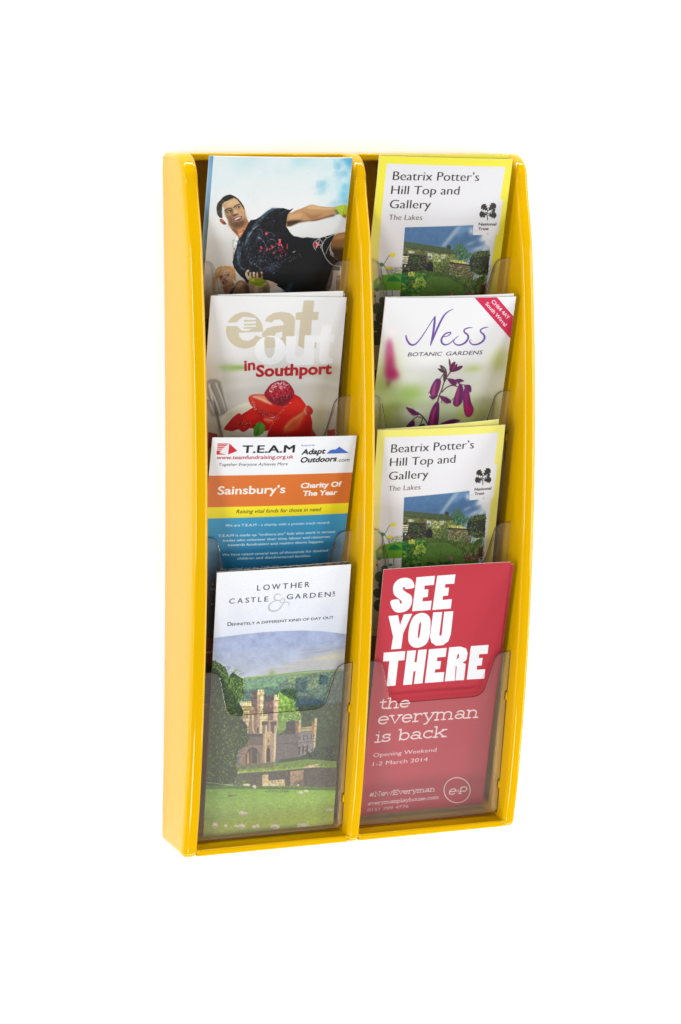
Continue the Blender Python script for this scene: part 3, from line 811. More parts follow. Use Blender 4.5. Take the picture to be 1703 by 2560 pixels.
    A.poly([(950, 1850), (1000, 1840), (1060, 1810), (1110, 1850), (1160, 1820), (1220, 1850), (1280, 1900), (1280, 1960), (1180, 2000), (1080, 1990), (980, 1930)], (130, 138, 28), smooth=True)
    A.poly([(960, 1860), (1060, 1830), (1060, 1900), (1000, 1900)], (186, 196, 60), .8, blur=2)
    A.stroke([(1000, 1920), (1120, 1950), (1270, 1900)], 9, (70, 74, 20), .8); A.stroke([(1080, 1990), (1180, 2000), (1285, 1930)], 12, (190, 204, 60), .9)
    # ---- man's neck and head
    A.poly([(540, 720), (590, 850), (660, 930), (740, 1030), (770, 1060), (800, 1000), (880, 880), (950, 740), (900, 660), (870, 620)], (190, 126, 86))
    A.poly([(640, 860), (740, 920), (760, 1020), (700, 960), (620, 900)], (112, 74, 50), .9, blur=3)
    A.poly([(720, 880), (860, 800), (900, 760), (820, 920), (770, 1030), (740, 960)], (214, 142, 98), .9, blur=2)
    A.poly([(555, 840), (640, 930), (750, 1050), (752, 1090), (640, 960)], (240, 232, 222), .9, blur=1)
    face = [(430, 420), (470, 360), (560, 300), (640, 268), (720, 275), (790, 340), (850, 440), (880, 520), (885, 600), (900, 680), (880, 760), (820, 820), (740, 860), (680, 870), (600, 840), (560, 790), (530, 700), (470, 640), (430, 560)]
    A.poly(face, (200, 162, 120), smooth=True)
    A.poly([(425, 430), (470, 470), (480, 600), (540, 680), (560, 720), (530, 800), (480, 700), (420, 640)], (246, 240, 232), .95, blur=3)
    A.poly([(560, 310), (660, 280), (740, 330), (800, 400), (720, 400), (640, 440), (540, 470), (480, 430)], (222, 186, 142), .8, blur=5)
    A.poly([(480, 560), (560, 600), (640, 640), (660, 720), (740, 740), (840, 700), (880, 640), (900, 720), (860, 800), (740, 862), (640, 850), (570, 800), (520, 690)], (120, 84, 56), .75, blur=6)
    A.poly([(600, 760), (700, 740), (840, 700), (880, 720), (860, 800), (740, 870), (660, 860)], (86, 62, 44), .7, blur=5)
    A.poly([(740, 460), (800, 430), (850, 520), (860, 600), (800, 600), (760, 540)], (204, 160, 112), .8, blur=4)
    A.poly([(640, 470), (680, 480), (750, 570), (700, 580), (640, 600)], (232, 204, 170), .6, blur=3)
    A.poly([(590, 500), (640, 480), (650, 540), (640, 610), (690, 620), (650, 640), (610, 600)], (104, 68, 46), .75, blur=3)
    A.poly([(630, 600), (690, 585), (745, 570), (750, 590), (690, 620), (640, 625)], (74, 44, 34), .8, blur=1.5)
    # ear
    A.poly([(385, 690), (430, 680), (470, 720), (510, 770), (500, 790), (450, 785), (400, 740)], (150, 76, 52), smooth=True); A.ell((430, 715), 22, 34, (200, 120, 88), .8, blur=1, ang=-30); A.stroke([(470, 740), (500, 775)], 14, (60, 24, 18), .8)
    # brows, eyes
    A.stroke([(485, 520), (540, 480), (620, 465)], 26, (48, 32, 22), .95, w2=16, blur=1); A.stroke([(660, 450), (720, 405), (775, 390)], 22, (48, 32, 22), .95, w2=14, blur=1)
    A.poly([(490, 560), (540, 510), (620, 500), (600, 545), (540, 565)], (92, 62, 44), .8, blur=2); A.poly([(690, 480), (740, 430), (780, 440), (760, 475)], (92, 62, 44), .8, blur=2)
    A.ell((572, 532), 26, 13, (236, 226, 214), ang=-18); A.ell((584, 529), 13, 13, (40, 26, 20)); A.ell((735, 458), 25, 12, (236, 226, 214), ang=-22); A.ell((748, 452), 12, 12, (40, 26, 20))
    A.stroke([(540, 528), (575, 512), (612, 515)], 7, (30, 20, 14), .9); A.stroke([(705, 455), (738, 440), (768, 438)], 7, (30, 20, 14), .9)
    # mouth
    A.poly([(640, 690), (700, 655), (770, 635), (820, 620), (800, 680), (740, 720), (680, 715)], (134, 72, 70), smooth=True)
    A.poly([(665, 690), (720, 655), (790, 632), (790, 650), (730, 682), (680, 702)], (240, 234, 228)); A.stroke([(640, 690), (700, 652), (815, 618)], 6, (60, 34, 30), .9)
    A.poly([(680, 715), (740, 722), (800, 690), (770, 725), (720, 735)], (178, 106, 100), .8, blur=1)
    # hair
    hair = [(325, 520), (322, 450), (345, 370), (400, 310), (450, 250), (520, 212), (590, 200), (660, 225), (740, 280), (800, 350), (850, 430), (872, 495), (850, 480), (800, 400), (730, 300), (660, 262), (600, 290), (540, 320), (470, 350), (430, 400), (435, 480), (440, 560), (440, 660), (390, 660), (340, 600)]
    A.poly(hair, (46, 42, 34), smooth=False)
    A.dabs([(325, 520), (322, 450), (345, 370), (400, 310), (440, 260), (450, 330), (430, 400), (435, 480), (440, 640), (395, 655), (340, 600)], 200, (5, 17), [(150, 150, 128), (110, 110, 92), (30, 28, 24), (60, 58, 48)], aspect=(.2, .35), seed=9, ang=(60, 120), alpha=.75)
    A.dabs([(450, 250), (590, 205), (740, 285), (700, 280), (600, 280), (470, 345)], 80, (6, 17), [(30, 26, 20), (66, 58, 46)], aspect=(.2, .3), seed=10, ang=(-50, -10), alpha=.7)
    # rim light, stubble and socket shadow on the man's face
    A.poly([(430, 430), (455, 470), (462, 560), (500, 650), (540, 700), (548, 800), (500, 730), (440, 660), (428, 560)], (252, 248, 242), .9, blur=2)
    A.stroke([(700, 585), (660, 610), (610, 640), (580, 700), (590, 790)], 30, (110, 74, 50), .5, blur=4); A.dabs([(570, 760), (680, 730), (880, 690), (880, 760), (800, 830), (680, 860), (600, 830)], 240, (2, 5), [(70, 50, 36), (120, 88, 62)], seed=91, alpha=.5)
    A.stroke([(500, 545), (560, 520), (630, 510)], 20, (70, 46, 32), .55, blur=3); A.stroke([(680, 470), (740, 430), (790, 430)], 16, (70, 46, 32), .55, blur=3)
    A.poly([(860, 520), (905, 660), (885, 750), (850, 700), (862, 600)], (150, 108, 72), .6, blur=4)
    # ---- woman
    A.poly([(430, 2010), (520, 1990), (640, 1900), (690, 1980), (650, 2060), (590, 2200), (500, 2200)], (160, 122, 92))
    A.poly([(590, 2080), (690, 1990), (650, 2080), (610, 2200), (560, 2190)], (34, 40, 50)); A.stroke([(600, 2100), (640, 2060)], 10, (120, 140, 170))
    A.poly([(320, 1700), (370, 1650), (460, 1620), (560, 1640), (620, 1720), (650, 1820), (650, 1900), (600, 1960), (520, 1990), (430, 2000), (370, 1930), (330, 1820)], (206, 166, 126), smooth=True)
    A.poly([(325, 1700), (350, 1720), (370, 1840), (440, 1960), (460, 2010), (400, 1980), (340, 1860)], (246, 238, 226), .95, blur=2.5)
    A.poly([(350, 1780), (420, 1780), (450, 1860), (440, 1920), (540, 1940), (620, 1880), (640, 1930), (540, 2000), (450, 1990), (390, 1900)], (134, 90, 64), .7, blur=5)
    A.poly([(440, 1700), (540, 1680), (600, 1740), (580, 1840), (520, 1850)], (226, 186, 146), .6, blur=5)
    A.ell((395, 1815), 42, 22, (84, 54, 42), .85, blur=2, ang=-12); A.ell((540, 1775), 40, 20, (84, 54, 42), .8, blur=2, ang=-18)
    A.stroke([(355, 1790), (400, 1765), (440, 1790)], 8, (90, 56, 36), .9); A.stroke([(490, 1740), (540, 1715), (580, 1735)], 8, (90, 56, 36), .9)
    A.ell((400, 1825), 14, 10, (34, 22, 20)); A.ell((548, 1780), 13, 10, (34, 22, 20)); A.ell((384, 1827), 9, 6, (226, 214, 200)); A.ell((530, 1784), 9, 6, (226, 214, 200))
    A.poly([(450, 1860), (500, 1840), (510, 1860), (460, 1880)], (110, 66, 50), .8, blur=1)
    A.poly([(430, 1920), (490, 1880), (530, 1890), (520, 1920), (450, 1950)], (116, 48, 44), smooth=True); A.poly([(460, 1920), (500, 1898), (516, 1904), (480, 1922)], (240, 232, 224))
    rs = np.random.RandomState(8)
    A.poly([(320, 1700), (300, 1680), (340, 1630), (420, 1600), (520, 1610), (620, 1660), (680, 1740), (700, 1830), (690, 1900), (660, 1880), (640, 1780), (560, 1650), (460, 1630), (380, 1650)], (214, 152, 78))
    for i in range(70):
        t = rs.rand(); sx, sy = 330 + rs.rand() * 80, 1640 + rs.rand() * 120
        A.stroke([(sx, sy), (sx - 50 - rs.rand() * 40, sy + 60 + rs.rand() * 90), (sx - 60 - rs.rand() * 90, sy + 120 + rs.rand() * 240)], 6, [(206, 150, 80), (168, 106, 46), (226, 180, 112)][rs.randint(3)], .8, w2=2)
    for i in range(60):
        sx, sy = 420 + rs.rand() * 160, 1600 + rs.rand() * 30
        ex_, ey_ = 640 + rs.rand() * 60, 1760 + rs.rand() * 130
        A.stroke([(sx, sy), ((sx + ex_) / 2 + 30, sy + 40), (ex_, ey_)], 6, [(214, 156, 84), (170, 104, 40), (236, 190, 120)][rs.randint(3)], .75, w2=3)
    A.grain(0.025, 1.6, 3)
    A.frame(*C1a); A.mottle([(640, 1100), (1000, 700), (1640, 460), (1640, 1800), (1000, 1800), (640, 1560)], .55, 7, 101, (1, 1, 1)); A.mottle([(300, 1580), (720, 1580), (720, 2100), (180, 2100)], .09, 7, 102); A.mottle([(440, 320), (740, 290), (870, 500), (880, 760), (700, 860), (560, 780)], .08, 6, 103)
    # foot of the page: darkened
    A.im[int(111 * RES):] *= 0.25
    return A.image("athlete_leaflet_print")

C3 = (3.4087, 480, 700); C3a = (4.6118, 510, 930)
def art_eat():
    A = Art('L2', 5); w, h = A.w, A.h
    A.vgrad([(0, (242, 242, 243)), (40, (240, 239, 238)), (52, (226, 222, 212)), (60, (218, 214, 204)), (75, (222, 218, 210)), (110, (206, 200, 190)), (192, (190, 180, 170))])
    yy, xx = np.mgrid[0:h, 0:w]; x = xx / w; y = yy / RES
    g = np.exp(-((y - 62) / 9) ** 2) * np.clip((x - .55) * 2, 0, 1) * .4
    A.im = A.im * (1 - g[..., None]) + srgb((150, 140, 112)) * g[..., None]
    g = np.clip((.12 - x) * 6, 0, 1) * np.exp(-((y - 55) / 26) ** 2) * .4
    A.im = A.im * (1 - g[..., None]) + srgb((196, 160, 120)) * g[..., None]
    A.frame(*C3)
    A.glow((340, 750), 90, 30, (150, 190, 80), .75, 2); A.glow((420, 745), 60, 18, (120, 170, 50), .6); A.glow((290, 745), 60, 20, (190, 210, 140), .6)
    A.glow((1150, 760), 120, 40, (176, 168, 136), .5); A.glow((560, 800), 260, 40, (232, 230, 224), .8)
    A.glow((700, 900), 420, 46, (236, 234, 230), .7, -4)
    # plate rim
    A.frame(*C3a)
    A.stroke([(210, 200), (420, 150), (700, 110), (1000, 90), (1300, 100), (1540, 150)], 70, (232, 230, 226), .75, blur=8)
    A.poly([(200, 230), (500, 170), (900, 150), (1540, 190), (1520, 740), (100, 740)], (214, 210, 203), .85, blur=12)
    A.glow((1360, 420), 160, 260, (222, 216, 196), .8); A.glow((1330, 560), 110, 190, (214, 200, 152), .7)
    # fork
    A.poly([(30, 110), (70, 80), (140, 80), (190, 110), (210, 180), (235, 330), (268, 450), (250, 480), (200, 500), (100, 510), (20, 400)], (150, 143, 132), .85, blur=3)
    for (a, b) in (((60, 140), (120, 480)), ((60, 160), (190, 480)), ((140, 130), (250, 440)), ((20, 250), (110, 470))):
        A.stroke([a, ((a[0] + b[0]) / 2 + 4, (a[1] + b[1]) / 2 - 10), b], 24, (218, 212, 202), .95, blur=1.5, w2=16)
        A.stroke([(a[0] + 22, a[1] + 10), ((a[0] + b[0]) / 2 + 26, (a[1] + b[1]) / 2), (b[0] + 14, b[1])], 9, (104, 96, 86), .7, blur=1.5)
    # red napkin stripes low on both sides
    A.poly([(50, 690), (155, 715), (155, 800), (50, 900)], (168, 34, 44)); A.poly([(1425, 672), (1510, 655), (1510, 900), (1410, 900)], (186, 34, 46))
    # cream
    A.poly([(190, 560), (230, 490), (310, 430), (400, 380), (500, 350), (640, 380), (560, 460), (400, 520), (300, 640), (240, 700), (240, 800), (560, 800), (720, 760), (600, 640), (300, 680)], (236, 228, 204), .95, blur=3, smooth=True)
    A.stroke([(200, 560), (290, 460), (400, 400), (500, 370)], 22, (246, 240, 222), .8, blur=3)
    A.poly([(240, 690), (560, 650), (760, 690), (740, 800), (230, 800)], (232, 226, 212), 1, blur=2)
    # syrup
    A.poly([(232, 650), (300, 560), (360, 500), (420, 480), (500, 600), (520, 650), (450, 690), (400, 660), (330, 680), (260, 670)], (198, 32, 34), smooth=True)
    A.poly([(1180, 390), (1230, 400), (1258, 450), (1230, 495), (1160, 500)], (208, 40, 36), smooth=True)
    A.poly([(1160, 660), (1240, 640), (1300, 740), (1150, 760)], (180, 40, 40), .9, blur=2)
    # lower-left strawberry slice
    A.poly([(370, 560), (420, 500), (500, 450), (580, 410), (660, 470), (720, 520), (820, 540), (780, 640), (700, 680), (560, 650), (470, 640), (400, 610)], (196, 18, 16), smooth=True)
    A.poly([(430, 520), (560, 430), (640, 500), (560, 560), (470, 560)], (226, 30, 22), .8, blur=4)
    A.dabs([(380, 570), (470, 560), (600, 600), (560, 650), (440, 630)], 60, (4, 9), [(140, 14, 18), (220, 130, 90), (90, 8, 12)], seed=31)
    # middle slice
    A.poly([(515, 290), (560, 260), (640, 255), (720, 262), (800, 330), (900, 390), (860, 470), (780, 520), (700, 510), (640, 450), (570, 410), (525, 350)], (214, 44, 30), smooth=True)
    A.poly([(520, 280), (640, 260), (700, 270), (780, 370), (700, 350), (600, 300)], (240, 170, 130), .85, blur=3)
    A.stroke([(580, 285), (680, 320), (780, 370)], 16, (250, 216, 180), .8, blur=2)
    A.poly([(700, 380), (820, 400), (910, 390), (860, 450), (760, 440)], (230, 24, 16), .9, blur=3)
    A.dabs([(560, 380), (640, 430), (840, 470), (800, 520), (680, 505), (580, 430)], 120, (4, 9), [(150, 12, 22), (230, 120, 100), (90, 6, 14), (200, 40, 40)], seed=32)
    A.dabs([(530, 310), (560, 310), (620, 430), (580, 430)], 50, (3, 8), [(236, 150, 120), (190, 40, 40), (240, 200, 180)], seed=33)
    A.poly([(680, 520), (800, 530), (830, 560), (740, 600), (690, 560)], (232, 70, 48), .9, blur=2); A.stroke([(700, 545), (790, 560)], 16, (246, 170, 130), .8, blur=2)
    # big slice
    big = [(740, 690), (780, 600), (820, 500), (880, 420), (960, 340), (1040, 250), (1110, 290), (1170, 370), (1190, 440), (1170, 490), (1230, 500), (1250, 580), (1240, 660), (1200, 740), (1100, 800), (720, 800)]
    A.poly(big, (212, 20, 14))
    A.poly([(880, 480), (980, 380), (1060, 300), (1140, 350), (1180, 420), (1100, 470), (1000, 500)], (232, 38, 20), .9, blur=4)
    A.poly([(900, 720), (960, 600), (1060, 520), (1150, 470), (1170, 500), (1130, 560), (1090, 640), (1000, 690)], (214, 120, 62), .85, blur=6)
    A.stroke([(930, 650), (1010, 560), (1100, 500), (1180, 440)], 26, (236, 176, 110), .85, blur=4)
    A.stroke([(1180, 400), (1160, 440), (1180, 490)], 14, (238, 214, 170), .8, blur=2)
    A.glow((1040, 600), 70, 50, (200, 60, 30), .7, -40)
    A.poly([(1140, 600), (1230, 520), (1245, 640), (1190, 740), (1080, 760)], (186, 26, 22), .9, blur=4)
    A.poly([(720, 800), (760, 660), (900, 700), (1240, 680), (1160, 800)], (150, 14, 22), .7, blur=7)
    A.stroke([(745, 680), (790, 590), (860, 480), (940, 385)], 7, (246, 150, 120), .8, blur=1)
    A.dabs([(790, 600), (880, 450), (1000, 330), (1010, 350), (900, 480), (810, 610)], 40, (3, 7), [(250, 190, 170), (230, 90, 70)], seed=34)
    # raspberry
    A.poly([(697, 240), (730, 190), (770, 140), (850, 100), (920, 95), (980, 130), (1025, 190), (1042, 250), (1000, 320), (940, 380), (880, 392), (800, 370), (740, 320), (705, 280)], (160, 20, 40), smooth=True)
    A.poly([(720, 300), (900, 390), (1030, 280), (960, 250), (850, 300)], (104, 10, 26), .8, blur=5)
    A.dabs([(720, 230), (790, 140), (900, 105), (990, 160), (1030, 230), (930, 270), (800, 300)], 200, (6, 15), [(206, 40, 60), (136, 14, 34), (226, 84, 96), (180, 26, 48)], seed=35, alpha=.8, aspect=(.7, 1))
    A.dabs([(740, 220), (800, 130), (890, 95), (980, 140), (960, 200), (840, 190), (760, 250)], 130, (3, 9), [(250, 226, 226), (240, 180, 184)], seed=36, alpha=.9)
    A.dabs([(700, 240), (1030, 240), (900, 380), (800, 350)], 40, (3, 6), [(236, 150, 160)], seed=37, alpha=.8)
    # mint
    A.poly([(572, 690), (580, 640), (610, 590), (640, 575), (690, 600), (706, 640), (690, 690), (640, 730), (580, 735)], (86, 150, 46), smooth=True)
    A.stroke([(640, 585), (632, 650), (600, 725)], 7, (50, 100, 30))
    for i in range(5):
        yv = 620 + i * 24
        A.stroke([(634, yv + 10), (665, yv - 6), (692, yv + 2)], 6, (140, 196, 84), .8); A.stroke([(630, yv + 16), (604, yv + 2), (584, yv + 12)], 6, (56, 112, 34), .8)
    # title
    A.frame(*C3)
    BE = (214, 203, 176)
    # e
    E_ = [(308, 362), (330, 320), (370, 290), (420, 275), (470, 272), (530, 285), (580, 330), (603, 380), (606, 440), (400, 448), (402, 480), (430, 510), (480, 518), (520, 500), (545, 470), (600, 490), (560, 540), (520, 570), (450, 583), (380, 570), (320, 525), (292, 460), (290, 392), (380, 392), (420, 432), (470, 440), (545, 400), (545, 330), (440, 312), (380, 362)]
    A.ell((448, 428), 159, 156, BE)
    A.poly([(410, 330), (440, 312), (545, 325), (545, 400), (470, 434), (420, 430), (385, 392), (292, 392), (308, 362), (378, 362)], (240, 240, 241))
    for yv in (348, 380, 408): A.stroke([(448, yv), (545, yv - 3)], 15, BE, smooth=False)
    A.poly([(398, 449), (604, 440), (604, 442), (600, 492), (545, 470), (520, 500), (480, 518), (430, 510), (402, 480)], (240, 240, 241), 1)
    A.poly([(545, 470), (585, 490), (600, 492), (575, 530), (530, 560)], BE)
    # a
    A.poly([(618, 350), (640, 315), (690, 282), (760, 270), (830, 280), (870, 310), (880, 350), (872, 480), (800, 575), (620, 575), (598, 490), (600, 450), (640, 410), (700, 392), (782, 385), (780, 360), (750, 335), (700, 340), (680, 362)], BE)
    A.poly([(770, 440), (768, 490), (730, 500), (700, 480), (720, 450)], (240, 240, 241))
    # t
    A.poly([(952, 174), (1044, 174), (1032, 272), (1080, 272), (1074, 340), (1022, 340), (1014, 470), (1020, 530), (1060, 530), (1058, 580), (960, 590), (905, 560), (912, 470), (924, 340), (882, 338), (885, 278), (940, 272)], BE)
    OW = (250, 251, 253)
    A.ell((668, 597), 134, 124, OW); A.ell((662, 577), 45, 88, (222, 219, 210)); A.poly([(620, 478), (706, 490), (712, 560), (700, 576), (625, 578), (616, 540)], BE, .9)
    A.poly([(804, 478), (888, 478), (880, 640), (915, 655), (950, 640), (962, 470), (1050, 470), (1036, 720), (960, 722), (870, 728), (806, 700), (798, 600)], OW, .97)
    A.poly([(1112, 385), (1190, 385), (1182, 468), (1218, 470), (1212, 530), (1172, 530), (1165, 660), (1205, 670), (1195, 712), (1110, 716), (1082, 690), (1092, 530), (1050, 528), (1056, 470), (1096, 468)], OW, .97)
    RD = (186, 30, 40)
    A.text("in", (446, 772), (540, 762), 96, RD, bold=0.030)
    A.text("Southport", (544, 822), (1190, 798), 103, RD, bold=0.034)
    A.grain(.012, 1.6, 5)
    return A.image("restaurant_guide_print")

C5 = (3.4087, 480, 1070); C7 = (3.4087, 480, 1390)
def art_team():
    A = Art('L3', 7); w, h = A.w, A.h
    A.vgrad([(0, (244, 245, 247)), (193, (244, 245, 247))])
    A.frame(*C5)
    A.poly([(100, 407), (1420, 377), (1420, 635), (100, 678)], (222, 116, 44))
    A.poly([(100, 677), (1420, 635), (1420, 724), (100, 772)], (250, 232, 30))
    r = A.poly([(-200, 784), (1620, 715), (1620, 2600), (-200, 2600)], None); x0, y0, cov = r
    top = int(57 * RES)
    def blue(xx, yy):
        t = np.clip((yy / RES - 58) / 62, 0, 1)[..., None]; u = np.clip((t - .55) * 2.2, 0, 1)
        c = srgb((66, 166, 212)) * (1 - t) + srgb((22, 96, 152)) * t
        return c * (1 - u) + srgb((26, 56, 90)) * u
    A._comp(x0, y0, cov, blue)
    A.text("T.E.A.M", (425, 208), (864, 202), 70, (24, 24, 28), bold=0.008, thick_x=4)
    # pyramid mark
    RD = (206, 34, 48)
    for i, yv in enumerate((131, 145, 160, 175)):
        A.poly([(218 - i * 1, yv), (312 - i * 15, yv - 1), (300 - i * 17, yv + 8), (216 - i, yv + 9)], RD)
    A.poly([(210, 192), (262, 190), (232, 212), (292, 225), (210, 226)], RD); A.poly([(317, 129), (384, 192), (306, 224)], RD)
    A.poly([(317, 129), (306, 224), (234, 206)], (238, 236, 238))
    A.text("www.teamfundraising.org.uk", (208, 266), (858, 254), 36, (170, 30, 44), bold=0.004, thick_x=1)
    A.text("Together Everyone Achieves More", (224, 322), (808, 312), 28, (70, 70, 76), slant=.22)
    A.text("Powered by", (924, 152), (1040, 148), 17, (70, 90, 160), slant=.25)
    A.text("Adapt", (925, 222), (1128, 214), 50, (20, 20, 24), bold=0.028, slant=.22)
    A.text("Outdoors", (914, 290), (1226, 280), 50, (20, 20, 24), bold=0.028, slant=.22)
    A.text(".com", (1232, 286), (1336, 284), 36, (40, 40, 44), slant=.22)
    A.poly([(1142, 216), (1170, 188), (1200, 180), (1222, 180), (1252, 157), (1335, 212)], (70, 112, 200))
    WH = (250, 246, 242)
    A.text("Sainsbury\u2019s", (216, 566), (786, 548), 78, WH, bold=0.012, thick_x=3)
    A.text("Charity Of", (918, 508), (1268, 496), 48, WH, bold=0.032, thick_x=1.5, slant=.08); A.text("The Year", (936, 574), (1232, 566), 48, WH, bold=0.032, thick_x=1.5, slant=.08)
    A.text("Raising vital funds for those in need", (374, 724), (1090, 704), 36, (52, 44, 30), slant=.2)
    rows = [("We are T.E.A.M - a charity with a proven track record.", (282, 838), (1172, 812)),
            ("T.E.A.M is made up \"ordinary joe\" lads who work in various", (222, 926), (1216, 890)),
            ("trades who volunteer their time, labour and resources", (258, 966), (1172, 932)),
            ("towards fundraising and making things happen.", (300, 1004), (1122, 974)),
            ("We have raised several tens of thousands for disabled", (252, 1088), (1156, 1050)),
            ("children and disadvantaged families.", (382, 1118), (1010, 1094)),
            ("We carried out the £100,000 refurbishment of the Plaza", (228, 1212), (1190, 1164))]
    for s, a, b in rows: A.text(s, a, b, 23, (238, 246, 250), bold=0.018)
    A.frame(*C7)
    A.text("Hospital children's unit and many", (168, 248), (1080, 214), 23, (214, 226, 236), bold=.016); A.text("kind donations of toys and games", (158, 290), (1000, 256), 23, (214, 226, 236), bold=.016); A.text("possible by our supporters.", (162, 412), (900, 380), 23, (214, 226, 236), bold=.016)
    A.poly([(-100, 707), (1500, 634), (1500, 900), (-100, 910)], (150, 34, 40)); A.text("www.teamfundraising.org.uk", (100, 830), (1200, 790), 36, (230, 210, 210), bold=.01)
    A.poly([(-200, 910), (1500, 900), (1500, 2400), (-200, 2400)], (34, 22, 20))
    return A.image("charity_leaflet_print")

C7a = (7.84, 510, 1640); C7b = (7.84, 680, 1640); C8 = (3.4087, 480, 1750)
def art_castle():
    A = Art('L4', 9); w, h = A.w, A.h
    A.vgrad([(0, (246, 247, 251)), (25, (238, 240, 248)), (48, (224, 230, 242)), (58, (206, 214, 232)), (195, (90, 130, 50))])
    n = vnoise(w, h, 90, 3, 4)
    c = np.clip((n - .45) * 2, 0, 1)[..., None] * .5; yy = np.arange(h)[:, None, None] / RES
    c = c * np.clip(yy / 30, 0, 1) * np.clip((62 - yy) / 10, 0, 1)
    A.im = A.im * (1 - c) + srgb((216, 224, 242)) * c
    A.frame(*C7)
    # fells
    fell = [(150, 708), (300, 690), (440, 672), (600, 655), (760, 645), (950, 640), (1120, 648), (1240, 662), (1400, 680), (1400, 1300), (150, 1300)]
    n1 = vnoise(w, h, 26, 21, 4)[..., None]
    def fellc(xx, yy_):
        t = np.clip((yy_ / RES - 57) / 40, 0, 1)[..., None]
        c = srgb((168, 180, 212)) * (1 - t) + srgb((204, 208, 220)) * t
        return c * (0.90 + 0.2 * n1[yy_, xx])
    A.poly(fell, fellc)
    A.poly([(820, 920), (1000, 870), (1180, 830), (1330, 790), (1330, 960), (1100, 985), (900, 1000), (500, 1020), (640, 975)], (190, 188, 186), .8, blur=6)
    A.poly([(1000, 880), (1180, 840), (1320, 840), (1310, 880), (1150, 900)], (206, 200, 180), .7, blur=4)
    A.poly([(900, 830), (1100, 800), (1320, 765), (1320, 790), (1120, 830)], (150, 158, 170), .6, blur=4)
    for p in ([(850, 905), (1000, 895), (1150, 880)], [(900, 830), (1040, 818), (1180, 790)], [(640, 960), (760, 948), (880, 950)]): A.stroke(p, 5, (226, 222, 214), .6, blur=1)
    A.poly([(320, 920), (420, 900), (560, 960), (440, 1040), (330, 1040)], (176, 184, 200), .6, blur=8)
    # green pasture bands
    A.poly([(380, 1050), (560, 1035), (700, 1020), (900, 1000), (1340, 970), (1340, 1250), (380, 1250)], (126, 156, 116))
    A.poly([(380, 1050), (640, 1022), (900, 995), (1340, 968), (1340, 985), (900, 1012), (640, 1040), (380, 1066)], (168, 188, 124), .9, blur=1)
    A.stroke([(440, 1054), (640, 1036), (800, 1014), (1000, 990), (1330, 974)], 5, (92, 118, 96), .8, blur=.7)
    A.poly([(430, 1066), (720, 1036), (900, 1022), (900, 1110), (430, 1140)], (118, 156, 130), .85, blur=3)
    A.stroke([(430, 1140), (600, 1125), (760, 1105)], 9, (132, 178, 120), .9, blur=1.5)
    A.glow((682, 1004), 26, 26, (140, 170, 110), .95); A.glow((374, 1000), 36, 40, (140, 160, 140), .7)
    # woodland
    tree_pal = [(84, 110, 112), (100, 126, 116), (126, 150, 118), (150, 168, 124), (88, 112, 100), (112, 134, 126)]
    A.poly([(760, 1090), (860, 1050), (960, 1030), (1100, 1000), (1340, 990), (1340, 1800), (700, 1800), (700, 1150)], (98, 122, 112), .95, blur=4)
    A.dabs([(740, 1110), (860, 1040), (1000, 1010), (1100, 1000), (1320, 1000), (1320, 1400), (760, 1400)], 1500, (5, 16), tree_pal, seed=41, alpha=.5, spread=6, aspect=(.4, .8))
    A.poly([(430, 1150), (700, 1120), (740, 1200), (740, 1500), (430, 1500)], (86, 120, 112), .9, blur=3); A.dabs([(430, 1160), (740, 1120), (740, 1260), (430, 1260)], 200, (5, 12), [(112, 140, 120), (76, 108, 104)], seed=42, alpha=.5)
    for (cx, cy, rx, ry, c) in ((930, 1110, 50, 60, (64, 88, 100)), (1040, 1080, 40, 70, (128, 148, 112)), (1120, 1070, 34, 40, (54, 80, 92)), (1200, 1090, 30, 60, (122, 146, 118)), (850, 1060, 30, 30, (136, 158, 116)), (1230, 1160, 60, 70, (92, 114, 106))):
        A.dabs([(cx - rx, cy - ry), (cx + rx, cy - ry), (cx + rx, cy + ry), (cx - rx, cy + ry)], 90, (6, 16), [c, tuple(int(v * .8) for v in c), tuple(min(255, int(v * 1.15)) for v in c)], seed=int(cx), alpha=.6)
    A.poly([(870, 1240), (960, 1210), (1100, 1230), (1140, 1260), (1100, 1320), (900, 1330)], (52, 78, 96), .9, blur=5)
    A.poly([(730, 1170), (800, 1140), (880, 1150), (900, 1240), (860, 1250), (800, 1220), (730, 1230)], (50, 78, 54), .95, blur=3); A.dabs([(730, 1160), (880, 1140), (910, 1220), (800, 1240)], 160, (4, 11), [(40, 66, 44), (78, 110, 58), (34, 54, 42)], seed=43, alpha=.7, spread=10, aspect=(.3, .7))
    # dark wood at the right
    A.frame(*C8)
    A.poly([(740, 120), (900, 80), (1320, 20), (1320, 760), (740, 760)], (62, 80, 54), .97, blur=5)
    A.dabs([(740, 60), (1000, 100), (1300, 60), (1300, 240), (900, 240)], 700, (4, 13), [(84, 110, 62), (110, 138, 70), (58, 78, 54), (72, 94, 62)], seed=44, alpha=.6, spread=10, aspect=(.3, .7))
    A.dabs([(1060, 240), (1280, 200), (1270, 680), (1070, 640)], 700, (4, 12), [(66, 82, 54), (50, 64, 44), (84, 100, 62)], seed=45, alpha=.6)
    # bright tree
    A.poly([(735, -40), (780, -30), (870, 20), (870, 80), (930, 140), (910, 200), (840, 190), (800, 260), (730, 280)], (128, 170, 70), smooth=True)
    A.dabs([(735, -30), (780, -25), (860, 20), (880, 90), (935, 150), (900, 200), (820, 200), (790, 270), (735, 280)], 900, (4, 11), [(150, 196, 84), (110, 156, 60), (84, 124, 48), (176, 212, 104)], seed=46, alpha=.7, spread=10, aspect=(.3, .7))
    # ---- castle
    LT, MD, DK = (240, 216, 150), (196, 162, 128), (104, 92, 84)
    A.frame(*C7a)
    def wallp(p, c, seed=0): A.poly(p, c)
